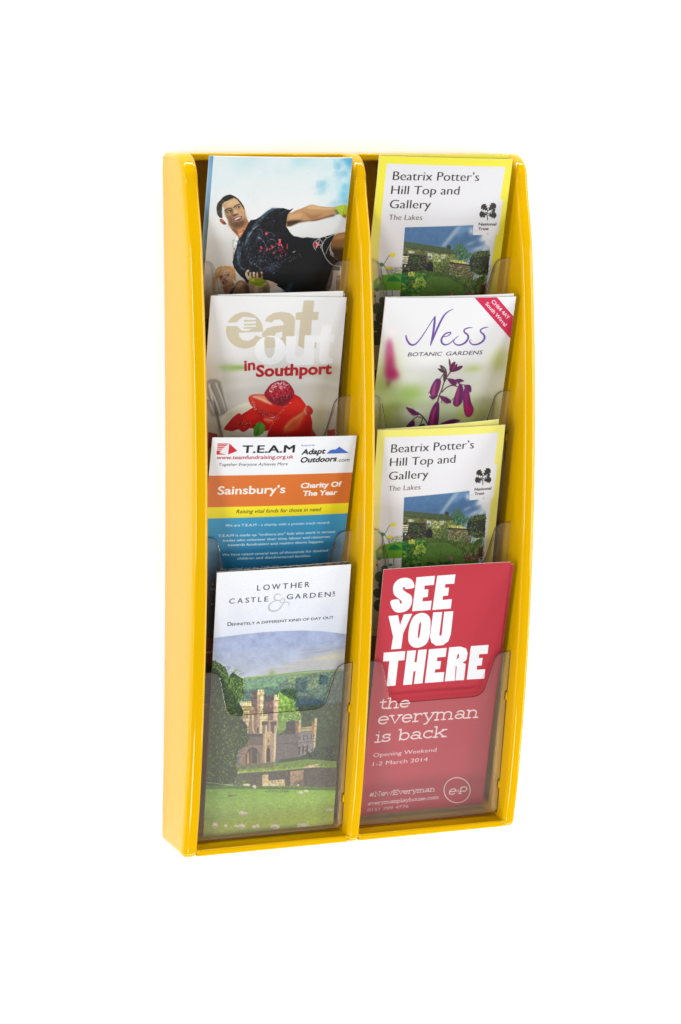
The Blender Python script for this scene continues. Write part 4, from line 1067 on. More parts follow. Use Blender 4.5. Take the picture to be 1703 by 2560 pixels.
    wallp([(620, 1060), (740, 1000), (760, 1500), (620, 1400)], (180, 146, 120)); wallp([(690, 1110), (745, 1100), (740, 1390), (690, 1390)], LT)
    wallp([(740, 930), (1020, 900), (1040, 1560), (760, 1560)], (150, 122, 108))
    wallp([(745, 925), (1020, 905), (1020, 1000), (745, 1010)], (236, 218, 150))
    for i in range(8): A.poly([(775 + i * 34, 895), (790 + i * 34, 894), (790 + i * 34, 950), (775 + i * 34, 952)], (96, 96, 84), .85)
    for i in range(7): A.stroke([(770 + i * 36, 1060), (800 + i * 34, 1020)], 9, (120, 96, 70), .9)
    wallp([(740, 1050), (990, 1030), (980, 1080), (750, 1100)], (206, 180, 128)); A.dabs([(700, 1030), (980, 1020), (980, 1110), (700, 1120)], 60, (6, 14), [(104, 120, 56), (150, 160, 80)], seed=50)
    wallp([(765, 1110), (890, 1100), (890, 1290), (765, 1290)], LT)
    for i in range(3): wallp([(785 + i * 32, 1130), (803 + i * 32, 1128), (803 + i * 32, 1260), (785 + i * 32, 1260)], (120, 104, 84))
    wallp([(760, 1270), (900, 1270), (880, 1330), (865, 1440), (800, 1440), (780, 1330)], (232, 208, 152)); wallp([(800, 1430), (865, 1420), (850, 1550), (800, 1500)], (76, 74, 70))
    wallp([(940, 1160), (975, 1160), (975, 1290), (940, 1290)], LT); A.stroke([(958, 1290), (960, 1450), (990, 1540)], 22, LT); A.stroke([(860, 1440), (852, 1550)], 16, LT)
    # tall tower
    wallp([(930, 690), (1050, 690), (1050, 800), (930, 800)], (98, 88, 88)); wallp([(925, 790), (1050, 800), (1035, 1100), (930, 1000)], (118, 98, 98))
    wallp([(1050, 690), (1180, 680), (1180, 795), (1045, 800)], (226, 204, 150)); wallp([(1045, 800), (1120, 798), (1095, 1550), (1025, 1550)], (192, 156, 130)); wallp([(1110, 798), (1168, 790), (1140, 1540), (1090, 1550)], (244, 226, 168))
    A.stroke([(915, 795), (1190, 788)], 10, (130, 110, 90)); A.poly([(1092, 700), (1108, 700), (1108, 740), (1092, 740)], (90, 88, 84)); A.poly([(1150, 678), (1162, 678), (1162, 720), (1150, 720)], (86, 104, 96))
    for i in range(4): A.poly([(940 + i * 30, 684), (952 + i * 30, 684), (952 + i * 30, 705), (940 + i * 30, 705)], (90, 120, 110))
    wallp([(1040, 1440), (1070, 1430), (1070, 1550), (1035, 1550)], (70, 56, 50)); A.stroke([(1080, 880), (1078, 930)], 12, (120, 96, 80)); wallp([(1110, 1110), (1130, 1100), (1126, 1220), (1108, 1230)], (150, 124, 96))
    # round tower
    wallp([(1190, 800), (1370, 800), (1370, 910), (1190, 915)], (96, 88, 88)); wallp([(1180, 915), (1370, 905), (1350, 1520), (1180, 1520)], (128, 104, 102))
    wallp([(1370, 790), (1465, 780), (1480, 890), (1370, 905)], (230, 208, 156)); wallp([(1365, 905), (1460, 895), (1430, 1540), (1340, 1540)], (212, 176, 146)); A.poly([(1400, 905), (1456, 898), (1430, 1500), (1390, 1500)], (240, 216, 180), .8, blur=3)
    A.stroke([(1180, 915), (1370, 908), (1485, 893)], 9, (120, 100, 84)); A.poly([(1432, 785), (1446, 785), (1446, 830), (1432, 830)], (80, 92, 76))
    wallp([(1150, 1170), (1258, 1160), (1252, 1310), (1145, 1310)], (236, 214, 152))
    for i in range(4): A.poly([(1165 + i * 26, 1155), (1176 + i * 26, 1155), (1176 + i * 26, 1200), (1165 + i * 26, 1200)], (130, 112, 90))
    A.stroke([(1150, 1280), (1275, 1268)], 10, (200, 176, 130)); wallp([(1270, 1290), (1440, 1290), (1420, 1560), (1260, 1560)], (196, 160, 136))
    # turrets
    for (xa, xb, c1, c2) in ((1130, 1250, (110, 98, 86), (206, 180, 140)), (1300, 1420, (92, 84, 78), (200, 170, 132))):
        wallp([(xa, 1320), (xb, 1315), (xb - 8, 1390), (xa + 8, 1392)], (84, 80, 66)); wallp([(xa + 10, 1385), (xb - 40, 1385), (xb - 60, 2060), (xa + 10, 2060)], c1 if xa > 1200 else (150, 124, 104)); wallp([(xb - 46, 1385), (xb - 12, 1385), (xb - 30, 2060), (xb - 70, 2060)], (236, 214, 156) if xa < 1200 else c2)
    wallp([(1235, 1520), (1330, 1512), (1330, 1640), (1230, 1640)], (226, 200, 144)); wallp([(1225, 1630), (1325, 1630), (1318, 1780), (1220, 1780)], (204, 176, 132)); A.poly([(1252, 1670), (1276, 1668), (1272, 1730), (1250, 1730)], (110, 90, 70))
    A.stroke([(1412, 1400), (1400, 2060)], 20, (240, 222, 180), .9)
    # gatehouse
    wallp([(640, 1560), (1150, 1560), (1150, 1620), (640, 1620)], (72, 70, 68)); wallp([(700, 1615), (1150, 1615), (1170, 2150), (640, 2150)], (140, 118, 106)); wallp([(800, 1620), (1180, 1610), (1180, 1780), (800, 1790)], (112, 100, 92))
    for i in range(9): A.stroke([(830 + i * 38, 1650), (830 + i * 38, 1750)], 8, (132, 116, 104), .9)
    A.stroke([(800, 1785), (1200, 1775)], 8, (88, 78, 72))
    A.frame(*C8)
    A.poly([(370, 420), (470, 400), (700, 400), (700, 560), (370, 580)], (150, 126, 110)); A.poly([(375, 440), (405, 430), (405, 560), (375, 565)], (110, 106, 110))
    A.poly([(456, 560), (458, 480), (480, 435), (515, 415), (550, 430), (575, 470), (575, 552)], (78, 72, 64)); A.poly([(468, 558), (470, 470), (482, 455), (490, 555)], (200, 156, 96)); A.poly([(498, 556), (500, 440), (512, 436), (512, 556)], (120, 108, 92)); A.poly([(555, 552), (552, 470), (566, 460), (570, 552)], (130, 128, 110))
    A.poly([(606, 300), (640, 300), (640, 556), (600, 556)], (196, 164, 128)); A.poly([(622, 300), (636, 300), (630, 556), (618, 556)], (238, 212, 150)); A.poly([(632, 545), (634, 440), (648, 410), (664, 440), (666, 545)], (66, 62, 56)); A.poly([(668, 300), (712, 290), (704, 545), (668, 548)], (196, 160, 130)); A.poly([(700, 300), (716, 295), (706, 545), (694, 545)], (240, 222, 180))
    # east wing
    A.poly([(720, 330), (800, 300), (850, 190), (920, 190), (925, 500), (710, 530)], (120, 112, 108)); A.dabs([(720, 330), (910, 200), (915, 500), (715, 520)], 200, (4, 12), [(104, 98, 96), (136, 126, 118)], seed=51, alpha=.5)
    A.poly([(800, 200), (850, 186), (880, 190), (880, 300), (800, 310)], (76, 72, 72)); A.poly([(884, 215), (912, 212), (912, 300), (884, 300)], (168, 120, 92)); A.poly([(910, 182), (932, 180), (928, 300), (908, 300)], (226, 200, 146))
    A.poly([(926, 246), (1022, 240), (1022, 276), (926, 284)], (222, 198, 140)); A.poly([(908, 290), (1030, 280), (1050, 440), (1000, 470), (905, 500)], (150, 142, 140)); A.poly([(1020, 200), (1046, 196), (1046, 300), (1020, 300)], (186, 132, 98)); A.poly([(1046, 170), (1068, 168), (1050, 420), (1036, 430)], (230, 206, 150))
    for i in range(7): A.poly([(932 + i * 13, 246), (938 + i * 13, 246), (938 + i * 13, 266), (932 + i * 13, 266)], (120, 108, 84), .8)
    for i in range(4): A.poly([(916 + i * 33, 318 - i * 3), (924 + i * 33, 317 - i * 3), (922 + i * 33, 356 - i * 3), (914 + i * 33, 358 - i * 3)], (84, 80, 78))
    for i in range(3): A.poly([(908 + i * 34, 412 - i * 3), (922 + i * 34, 411 - i * 3), (918 + i * 34, 482 - i * 8), (905 + i * 34, 486 - i * 8)], (70, 68, 68))
    A.stroke([(720, 392), (920, 378), (1050, 366)], 4, (70, 66, 66), .9)
    # foot of the right wood
    A.dabs([(960, 440), (1240, 400), (1230, 680), (1080, 660), (1000, 580)], 300, (5, 14), [(40, 50, 36), (28, 38, 28), (56, 66, 44)], seed=52)
    # lawn band, ha-ha wall
    A.poly([(350, 590), (700, 560), (980, 520), (1230, 540), (1230, 600), (960, 590), (850, 612), (350, 645)], (122, 152, 60)); A.poly([(370, 570), (690, 545), (690, 590), (370, 612)], (112, 112, 76), .8, blur=1)
    A.poly([(360, 628), (700, 605), (960, 585), (960, 600), (700, 622), (360, 644)], (166, 186, 70), .9, blur=1)
    A.poly([(340, 648), (860, 612), (960, 605), (1230, 590), (1230, 765), (480, 752), (340, 735)], (92, 86, 76)); A.dabs([(360, 650), (1230, 610), (1230, 750), (400, 740)], 260, (4, 12), [(70, 66, 58), (112, 102, 88), (66, 76, 48)], seed=53, alpha=.6)
    A.poly([(598, 655), (650, 652), (650, 705), (792, 694), (792, 752), (598, 752)], (226, 200, 142)); A.poly([(836, 628), (952, 612), (945, 750), (834, 754)], (178, 146, 112)); A.poly([(880, 720), (945, 690), (945, 752), (840, 752)], (112, 96, 82), .8, blur=1)
    for i in range(5): A.ell((682 + i * 26, 712), 4, 7, (96, 84, 64))
    A.poly([(960, 580), (1080, 560), (1085, 592), (960, 600)], (226, 206, 160), .9)
    # left trees
    A.frame(*C8)
    lt = [(110, 780), (130, 300), (150, 0), (165, -440), (230, -410), (280, -330), (330, -240), (430, -260), (440, -110), (400, 0), (440, 130), (480, 280), (470, 380), (400, 440), (370, 560), (380, 660), (350, 730), (250, 750)]
    A.frame(*C7); A.poly([(160, 1500), (160, 890), (230, 920), (285, 960), (310, 1040), (345, 1000), (430, 1060), (440, 1180), (400, 1260), (440, 1340), (420, 1400), (470, 1460), (470, 1640), (300, 1640)], (34, 54, 30), smooth=False)
    A.dabs([(165, 1500), (165, 895), (230, 925), (285, 965), (310, 1040), (360, 1000), (435, 1060), (440, 1200), (400, 1280), (430, 1400)], 1400, (4, 11), [(26, 44, 26), (46, 72, 36), (72, 104, 46), (104, 138, 58), (36, 60, 40)], seed=54, alpha=.8, spread=9, aspect=(.3, .7))
    A.dabs([(160, 900), (250, 920), (320, 1030), (440, 1050), (450, 1180), (400, 1270), (330, 1150)], 300, (4, 9), [(124, 160, 70), (90, 128, 56)], seed=55, alpha=.7)
    A.frame(*C8)
    A.poly([(100, 770), (125, 300), (130, 0), (300, 20), (380, 130), (440, 200), (485, 330), (470, 400), (390, 450), (370, 560), (385, 640), (350, 720), (260, 750)], (44, 60, 26))
    A.dabs([(100, 760), (125, 0), (300, 20), (385, 130), (440, 210), (488, 330), (470, 400), (392, 450), (372, 560), (385, 640), (350, 720), (260, 745)], 2600, (4, 12), [(36, 52, 24), (60, 84, 30), (92, 122, 40), (30, 42, 20), (120, 150, 56), (50, 70, 34)], seed=56, alpha=.75, spread=9, aspect=(.3, .7))
    A.dabs([(480, 700), (430, 700), (370, 690), (370, 745), (500, 750)], 80, (5, 12), [(110, 134, 44), (70, 90, 34)], seed=57)
    # meadow
    def mead(xx, yy_):
        t = np.clip((yy_ / RES - 156) / 40, 0, 1)[..., None]
        u = np.clip((xx / w - .4), -.5, .6)[..., None]
        c = srgb((122, 178, 54)) * (1 - t) + srgb((184, 204, 74)) * t
        return c * (1 + u * .2)
    A.poly([(60, 745), (350, 750), (800, 754), (1280, 766), (1280, 1500), (60, 1500)], mead)
    A.poly([(60, 745), (350, 750), (1280, 766), (1280, 790), (300, 775), (60, 780)], (58, 84, 30), .7, blur=2)
    nn = vnoise(w, h * 4, 12, 77, 3)[::4] if False else vnoise(w, h, 7, 77, 3)
    k = int(158 * RES); st = np.repeat(vnoise(max(w // 5, 4), h, 2.2, 78, 2), 5, axis=1); st = np.pad(st, ((0, 0), (0, max(0, w - st.shape[1]))), mode='edge')[:, :w]
    A.im[k:] *= (0.84 + 0.32 * (0.5 * st + 0.5 * nn)[k:, :, None])
    A.glow((600, 1060), 700, 60, (176, 186, 60), .45, -3); A.poly([(60, 1190), (500, 1140), (900, 1100), (900, 1160), (500, 1300), (60, 1300)], (60, 84, 24), .7, blur=10)
    A.stroke([(112, 722), (200, 728), (260, 738), (350, 744)], 4, (220, 214, 180), .9); A.dabs([(300, 830), (380, 830), (380, 842), (300, 842)], 20, (4, 9), [(90, 90, 60)], seed=59)
    A.dabs([(620, 790), (880, 790), (880, 805), (620, 805)], 60, (3, 8), [(66, 104, 34), (90, 120, 50)], seed=60)
    for (sx, sy, rx, ry) in ((532, 758, 14, 14), (928, 810, 18, 15), (972, 797, 16, 11), (905, 745, 8, 8), (690, 745, 20, 9), (645, 743, 9, 8), (420, 985, 20, 16), (455, 988, 15, 14), (1172, 960, 26, 14), (195, 1090, 23, 22), (287, 1096, 12, 13), (377, 1100, 18, 13), (422, 1098, 30, 17), (530, 1105, 17, 14), (556, 1098, 15, 17), (708, 1102, 38, 18), (945, 1098, 44, 22), (465, 742, 28, 9)):
        A.ell((sx + 3, sy + ry * .7), rx, ry * .5, (60, 84, 26), .6, blur=1); A.ell((sx, sy), rx * 1.15, ry * 1.15, (236, 222, 192)); A.ell((sx + rx * .2, sy - ry * .3), rx * .6, ry * .5, (252, 244, 222), .9, blur=.8)
        A.ell((sx - rx * .2, sy + ry * .5), rx * .6, ry * .3, (140, 122, 90), .6, blur=.8)
    A.grain(.035, 1.8, 9)
    A.frame(*C7); A.mottle([(150, 705), (760, 640), (1330, 670), (1330, 1010), (150, 1060)], .022, 9, 104, (1, 1, .9)); A.mottle([(430, 1060), (1330, 990), (1330, 1420), (430, 1420)], .22, 7, 105); A.mottle([(150, 880), (450, 1000), (460, 1500), (150, 1500)], .26, 5, 106)
    A.frame(*C8); A.mottle([(100, 0), (480, 200), (480, 420), (360, 760), (100, 760)], .27, 5, 107); A.mottle([(740, -40), (1300, 0), (1280, 620), (1060, 620), (740, 260)], .22, 5, 108); A.mottle([(370, -200), (740, -200), (1070, 200), (1050, 560), (370, 600)], .11, 5, 109, (1, 1, 1)); A.mottle([(340, 560), (1260, 560), (1260, 770), (340, 770)], .24, 6, 110, (1, 1, 1)); A.mottle([(60, 770), (1280, 770), (1280, 1400), (60, 1400)], .09, 6, 111, (1, .8, 1))
    k = int(57 * RES); A.im[k:] = A.im[k:] * .90 + srgb((214, 214, 190)) * .10  # pale haze of the pocket front mixed into the print
    # ---- lettering
    A.frame(*C7)
    GR = (58, 60, 66)
    def spaced(s, xs, y0, y1, hcap, font_h=None):
        for c, (xa, xb) in zip(s, xs):
            t = (xa - 300) / 900.0
            A.text(c, (xa, y0 + (y1 - y0) * t), (xb, y0 + (y1 - y0) * ((xb - 300) / 900.0)), hcap, GR, bold=-0.002, thick_x=1.2)
    spaced("LOWTHER", [(554, 584), (606, 662), (680, 752), (772, 818), (842, 888), (905, 938), (962, 1000)], 315, 252, 53)
    spaced("CASTLE", [(316, 362), (386, 432), (454, 486), (498, 542), (563, 592), (616, 648)], 411, 356, 49)
    spaced("GARDEN", [(806, 858), (878, 926), (948, 986), (1004, 1054), (1076, 1110), (1130, 1180)], 405, 348, 49)
    A.text("s", (1198, 330), (1218, 329), 44, GR, thick_x=1); A.stroke([(1196, 345), (1220, 343)], 4, GR, smooth=False)
    A.stroke([(758, 338), (738, 326), (712, 334), (700, 358), (716, 380), (746, 382), (720, 384), (680, 400), (656, 430), (660, 462), (694, 474), (736, 462), (768, 424), (788, 384), (782, 366), (762, 372), (752, 392), (770, 404), (800, 396), (826, 404), (824, 432)], 8, (186, 190, 194), ws=[4, 9, 11, 12, 11, 8, 6, 8, 12, 15, 15, 13, 11, 9, 8, 7, 7, 7, 7, 7, 9, 3])
    A.text("D", (302, 602), (334, 600), 38, GR, thick_x=1.4)
    A.text("EFINITELY A DIFFERENT KIND OF DAY OUT", (338, 600), (1206, 538), 25, GR, thick_x=1.2)
    return A.image("castle_leaflet_print")

C2 = (3.2667, 880, 350); C2a = (4.9, 930, 540); C4 = (3.4087, 900, 700)
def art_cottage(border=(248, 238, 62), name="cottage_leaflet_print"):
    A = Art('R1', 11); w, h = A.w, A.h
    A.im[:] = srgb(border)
    A.frame(*C2)
    PA = (236, 235, 238)
    A.poly([(283, 190), (1251, 217), (1209, 484), (1234, 486), (1192, 772), (1171, 772), (1130, 1100), (1060, 1600), (980, 2300), (80, 2300), (150, 1500), (205, 1100), (245, 560)], PA)
    A.glow((350, 900), 260, 260, (226, 216, 212), .55)
    # ---- photograph panel
    def sky(xx, yy):
        t = np.clip((yy / RES - 60) / 22, 0, 1)[..., None]
        return srgb((78, 118, 162)) * (1 - t) + srgb((184, 204, 218)) * t
    A.poly([(430, 710), (992, 693), (984, 772), (1060, 772), (1140, 820), (1124, 905), (1108, 1090), (1085, 1300), (1000, 1900), (330, 1900), (388, 1280)], sky)
    A.frame(*C2a)
    A.poly([(840, 372), (1040, 120), (1120, 120), (1080, 160), (960, 280), (880, 376)], (196, 212, 216), .75, blur=5)
    A.poly([(1040, 130), (1180, 112), (1240, 112), (1230, 160), (1120, 200), (1030, 260)], (120, 160, 200), .6, blur=5)
    for (cx, cy, rx, ry, al) in ((1210, 180, 30, 40, .8), (1360, 270, 60, 40, .95), (1420, 330, 60, 60, .9), (1300, 390, 90, 26, .6), (1200, 330, 60, 20, .4), (1380, 400, 60, 30, .7)):
        A.glow((cx, cy), rx, ry, (226, 232, 234), al, -20)
    A.frame(*C2); A.poly([(990, 640), (1211, 640), (1192, 772), (984, 773)], PA); A.poly([(1050, 773), (1175, 773), (1140, 930), (1126, 900), (1100, 850)], PA, .85, blur=4)
    A.frame(*C2a)
    # house
    A.poly([(385, 370), (1030, 450), (1010, 560), (940, 600), (640, 720), (360, 720)], (104, 108, 58)); A.dabs([(385, 380), (1020, 450), (940, 590), (640, 620), (370, 600)], 260, (5, 14), [(120, 120, 66), (86, 92, 48), (138, 138, 84)], seed=61, alpha=.5)
    A.poly([(390, 305), (620, 340), (910, 385), (980, 410), (1020, 455), (900, 448), (700, 415), (385, 368)], (74, 92, 58)); A.dabs([(395, 310), (910, 388), (1015, 450), (700, 412), (390, 362)], 300, (4, 10), [(84, 104, 66), (62, 80, 50), (98, 116, 76)], seed=62, alpha=.5)
    A.stroke([(385, 372), (700, 420), (1000, 458)], 7, (40, 46, 28), .8)
    A.poly([(910, 362), (925, 352), (958, 356), (962, 400), (915, 392)], (62, 60, 50)); A.ell((932, 350), 10, 6, (90, 84, 70))
    for (x, y, ww, hh) in ((440, 418, 80, 28), (678, 445, 58, 76), (848, 462, 48, 54)):
        A.poly([(x, y), (x + ww, y + 6), (x + ww - 4, y + hh + 4), (x, y + hh)], (206, 212, 186)); A.stroke([(x + 4, y + hh * .55), (x + ww - 4, y + hh * .6)], 4, (90, 96, 88), .8)
    for i in range(3): A.poly([(684 + i * 14, 490), (693 + i * 14, 490), (693 + i * 14, 515), (684 + i * 14, 515)], (70, 80, 90))
    # dry stone wall, left
    A.poly([(385, 455), (660, 480), (655, 700), (365, 690)], (40, 42, 28)); A.dabs([(385, 460), (655, 485), (650, 680), (370, 660)], 300, (7, 17), [(70, 68, 46), (30, 34, 22), (110, 106, 78), (52, 60, 34), (140, 136, 104)], aspect=(.2, .4), seed=63, ang=(-8, 12), alpha=.85)
    for i in range(4): A.poly([(374, 484 + i * 26), (444 - i * 4, 488 + i * 26), (440 - i * 4, 505 + i * 26), (372, 502 + i * 26)], (222, 216, 176))
    A.ell((403, 606), 8, 12, (240, 240, 230))
    A.dabs([(500, 500), (560, 500), (570, 580), (500, 580)], 70, (6, 14), [(56, 96, 40), (36, 70, 30)], seed=64)
    # blossom and gate
    A.dabs([(740, 450), (840, 460), (860, 560), (740, 560)], 160, (5, 12), [(206, 212, 150), (150, 168, 84), (228, 230, 180), (104, 124, 56)], seed=65)
    A.dabs([(900, 470), (1010, 470), (1000, 560), (900, 560)], 120, (5, 12), [(140, 156, 76), (186, 192, 110), (88, 108, 50)], seed=66)
    A.dabs([(960, 540), (1060, 530), (1170, 570), (1170, 590), (1060, 580)], 110, (6, 14), [(240, 222, 100), (248, 238, 150), (206, 190, 80)], seed=67)
    A.poly([(655, 715), (660, 580), (700, 545), (752, 580), (745, 718)], (40, 38, 28)); A.poly([(668, 710), (672, 590), (702, 566), (738, 590), (735, 710)], (32, 30, 34)); A.stroke([(752, 585), (745, 718)], 6, (150, 140, 104))
    A.poly([(750, 560), (960, 560), (940, 720), (750, 720)], (98, 112, 52)); A.dabs([(750, 560), (960, 560), (940, 730), (755, 715)], 260, (5, 14), [(120, 136, 64), (80, 100, 44), (160, 168, 96), (56, 76, 36)], seed=68, alpha=.8)
    for i in range(9): A.stroke([(860 + i * 10, 520 - (4 - abs(4 - i)) * 5), (855 + i * 10, 700)], 3, (66, 82, 60), .8)
    # tree
    A.dabs([(990, 400), (1010, 350), (1070, 325), (1130, 370), (1170, 430), (1210, 470), (1160, 540), (1080, 550), (1020, 500)], 700, (4, 12), [(52, 96, 44), (74, 124, 58), (38, 76, 38), (94, 142, 72)], seed=69, alpha=.85, spread=8, aspect=(.3, .7))
    A.dabs([(1170, 440), (1215, 460), (1190, 520)], 50, (3, 8), [(84, 124, 70)], seed=70)
    # right dry wall and dark bush
    A.poly([(945, 565), (1190, 590), (1240, 720), (1230, 800), (960, 740)], (120, 112, 76)); A.stroke([(945, 570), (1060, 580), (1200, 600)], 16, (44, 46, 32))
    A.dabs([(945, 590), (1200, 610), (1230, 780), (960, 730)], 260, (6, 15), [(160, 150, 108), (96, 90, 60), (188, 178, 134), (66, 64, 42)], aspect=(.4, .7), seed=71, ang=(-20, 20), alpha=.85)
    A.poly([(1190, 560), (1210, 490), (1260, 440), (1330, 425), (1442, 425), (1415, 720), (1300, 720), (1200, 660)], (34, 44, 30)); A.dabs([(1190, 540), (1230, 460), (1320, 425), (1440, 430), (1415, 700), (1250, 700), (1190, 620)], 560, (4, 12), [(30, 40, 28), (52, 66, 38), (22, 28, 22), (84, 104, 54)], seed=72, alpha=.85, spread=9, aspect=(.3, .7))
    A.dabs([(1220, 450), (1320, 420), (1440, 430), (1430, 480), (1250, 500)], 120, (4, 10), [(84, 112, 52), (110, 140, 66)], seed=73)
    A.dabs([(1200, 580), (1410, 560), (1400, 660), (1220, 660)], 36, (3, 6), [(180, 186, 196), (140, 150, 150)], seed=74)
    # borders and lawn
    A.poly([(360, 690), (640, 660), (900, 700), (1240, 780), (1400, 700), (1330, 1000), (1290, 1500), (1200, 2300), (250, 2300), (320, 1400), (340, 1000)], (74, 104, 36))
    A.dabs([(960, 660), (1410, 640), (1400, 980), (1120, 960), (1060, 800), (960, 740)], 700, (8, 24), [(100, 124, 60), (140, 160, 90), (60, 84, 38), (168, 182, 116), (48, 66, 32)], aspect=(.12, .25), seed=75, ang=(60, 125), alpha=.75)
    A.poly([(560, 870), (700, 730), (860, 735), (960, 760), (1080, 830), (1150, 930), (1140, 1400), (420, 1400), (520, 960)], (90, 130, 50), smooth=False)
    A.dabs([(600, 860), (700, 740), (940, 760), (1080, 850), (1130, 940), (600, 980)], 900, (4, 11), [(98, 142, 56), (78, 116, 44), (114, 152, 70), (104, 128, 56)], seed=76, alpha=.5)
    A.dabs([(370, 710), (640, 670), (680, 740), (620, 840), (560, 980), (350, 980)], 560, (8, 22), [(60, 120, 44), (96, 150, 56), (40, 92, 38), (140, 180, 70), (34, 76, 34)], seed=77, alpha=.85, spread=9, aspect=(.3, .7))
    A.dabs([(480, 760), (660, 740), (640, 860), (500, 870)], 90, (7, 16), [(190, 206, 80), (150, 184, 70)], seed=78); A.dabs([(430, 680), (520, 680), (510, 730), (440, 730)], 40, (6, 14), [(206, 212, 84)], seed=79)
    A.dabs([(800, 900), (900, 880), (960, 940), (840, 960)], 40, (6, 14), [(110, 120, 50), (90, 110, 44)], seed=80, alpha=.5)
    A.dabs([(1120, 930), (1330, 920), (1390, 990), (1150, 1000)], 160, (6, 12), [(186, 100, 120), (90, 50, 44), (60, 70, 36), (206, 120, 140)], seed=81)
    A.dabs([(950, 930), (990, 925), (995, 965), (945, 965)], 40, (5, 10), [(206, 116, 134), (170, 84, 104)], seed=82)
    A.poly([(1340, 830), (1395, 820), (1380, 960), (1320, 960)], (86, 62, 46)); A.stroke([(1380, 830), (1365, 900), (1345, 970)], 8, (60, 40, 30)); A.ell((1368, 832), 30, 10, (150, 110, 84))
    # lower part, seen in the copy that shows it
    A.dabs([(380, 990), (1000, 990), (1000, 1100), (400, 1200)], 260, (10, 26), [(40, 84, 36), (70, 120, 50), (28, 60, 30)], seed=83)
    # ---- drawn plants on the left margin
    A.poly([(160, 660), (230, 620), (362, 616), (360, 700), (180, 702)], (206, 204, 186)); A.dabs([(180, 640), (360, 620), (358, 700), (185, 700)], 110, (5, 13), [(120, 130, 84), (160, 160, 130), (226, 222, 206), (96, 104, 60)], aspect=(.3, .5), seed=84, ang=(-10, 10), alpha=.9)
    G1, G2, G3 = (112, 178, 34), (28, 132, 60), (34, 84, 34)
    A.poly([(20, 905), (18, 800), (60, 760), (120, 720), (200, 712), (300, 700), (360, 705), (348, 905)], G1); A.poly([(175, 798), (200, 760), (260, 722), (320, 760), (352, 798)], G2); A.poly([(352, 716), (390, 716), (440, 780), (420, 830), (350, 800)], G2, .9)
    A.poly([(240, 700), (350, 698), (356, 740), (300, 720)], (70, 160, 50))
    for p in ([(225, 462), (190, 510), (160, 560), (145, 600), (190, 680), (225, 790)], [(95, 590), (60, 560)], [(110, 620), (110, 700), (130, 830), (150, 1000)], [(160, 830), (175, 900), (182, 1000)], [(245, 905), (245, 1000)], [(40, 920), (44, 1060)]):
        A.stroke(p, 8, (70, 110, 40))
    for (cx, cy, rx, ry, an, c) in ((250, 474, 38, 25, 0, (240, 222, 30)), (118, 592, 28, 24, 20, (66, 140, 44)), (200, 630, 38, 18, -8, (240, 216, 30)), (95, 735, 26, 12, 10, (220, 200, 40)), (82, 805, 20, 28, 10, (228, 206, 50)), (60, 900, 26, 24, 0, (50, 110, 40)), (30, 940, 18, 24, 0, (220, 206, 60)), (34, 978, 16, 18, 0, (60, 120, 40)), (205, 985, 22, 14, 0, G2)):
        A.ell((cx, cy), rx, ry, c, ang=an)
    A.poly([(90, 1060), (85, 1010), (120, 985), (165, 1000), (165, 1200), (100, 1180)], G3)
    A.poly([(120, 1000), (165, 985), (230, 980), (300, 1000), (320, 1060), (200, 1080)], (26, 110, 50), .0)
    for (cx, cy, rx, ry) in ((60, 1130, 60, 70), (130, 1240, 90, 70), (40, 1340, 70, 60), (150, 1400, 90, 80), (60, 1500, 90, 80), (260, 1100, 90, 70), (300, 1300, 140, 120)):
        A.ell((cx, cy), rx, ry, [(38, 92, 38), (28, 66, 32), (50, 110, 44)][int(cx) % 3], ang=int(cy) % 40)
    A.mottle([(380, 370), (1030, 450), (1440, 425), (1400, 1000), (1140, 960), (1080, 830), (900, 735), (690, 735), (560, 870), (500, 1000), (340, 1000)], .30, 6, 112); A.mottle([(560, 870), (690, 735), (900, 735), (1080, 830), (1140, 960), (500, 1000)], .10, 6, 114); A.mottle([(400, 130), (1240, 110), (1430, 400), (400, 300)], .05, 12, 113, (1, 1, .6))
    A.frame(*C2)
    INK = (44, 38, 34)
    for s, a, b, hh in (("Beatrix Potter\u2019s", (330, 325), (1028, 333), 80), ("Hill Top and", (316, 440), (866, 443), 78), ("Gallery", (304, 556), (632, 556), 78)):
        A.text(s, a, b, hh, INK, bold=-0.016, thick_x=5.2, slant=.02)
    A.text("The Lakes", (296, 650), (566, 650), 49, (96, 88, 82), bold=-0.014, thick_x=3.0, slant=.06)
    # oak-leaf emblem
    def oak(cx, cy, L, Wd, ang):
        a = math.radians(ang); ca, sa = math.cos(a), math.sin(a); pts = []
        up = [(0, .04), (.16, .12), (.22, .32), (.32, .18), (.40, .24), (.48, .46), (.58, .30), (.64, .34), (.74, .50), (.84, .34), (.92, .30), (1.0, .10)]
        for x, y in up: pts.append((x * L, y * Wd))
        for x, y in up[::-1]: pts.append((x * L, -y * Wd))
        A.poly([(cx + x * ca - y * sa, cy + x * sa + y * ca) for x, y in pts], INK, smooth=True)
    oak(1106, 574, 66, 60, -136); oak(1112, 574, 78, 62, -44); oak(1098, 606, 60, 62, 183); oak(1110, 610, 68, 60, 3)
    A.stroke([(1104, 650), (1104, 628), (1098, 606), (1082, 598)], 7, INK); A.stroke([(1098, 606), (1106, 580), (1100, 560)], 6, INK); A.stroke([(1106, 600), (1134, 588), (1150, 576)], 5, INK)
    A.ell((1156, 572), 12, 16, INK, ang=25); A.ell((1148, 594), 9, 7, INK); A.ell((1078, 626), 7, 6, INK); A.ell((1094, 590), 5, 5, INK)
    A.text("National", (1030, 696), (1174, 696), 26, INK, bold=.004, thick_x=2.2); A.text("Trust", (1028, 733), (1112, 733), 26, INK, bold=.004, thick_x=2.2)
    A.glow((1106, 765), 10, 12, (196, 194, 190), .8)
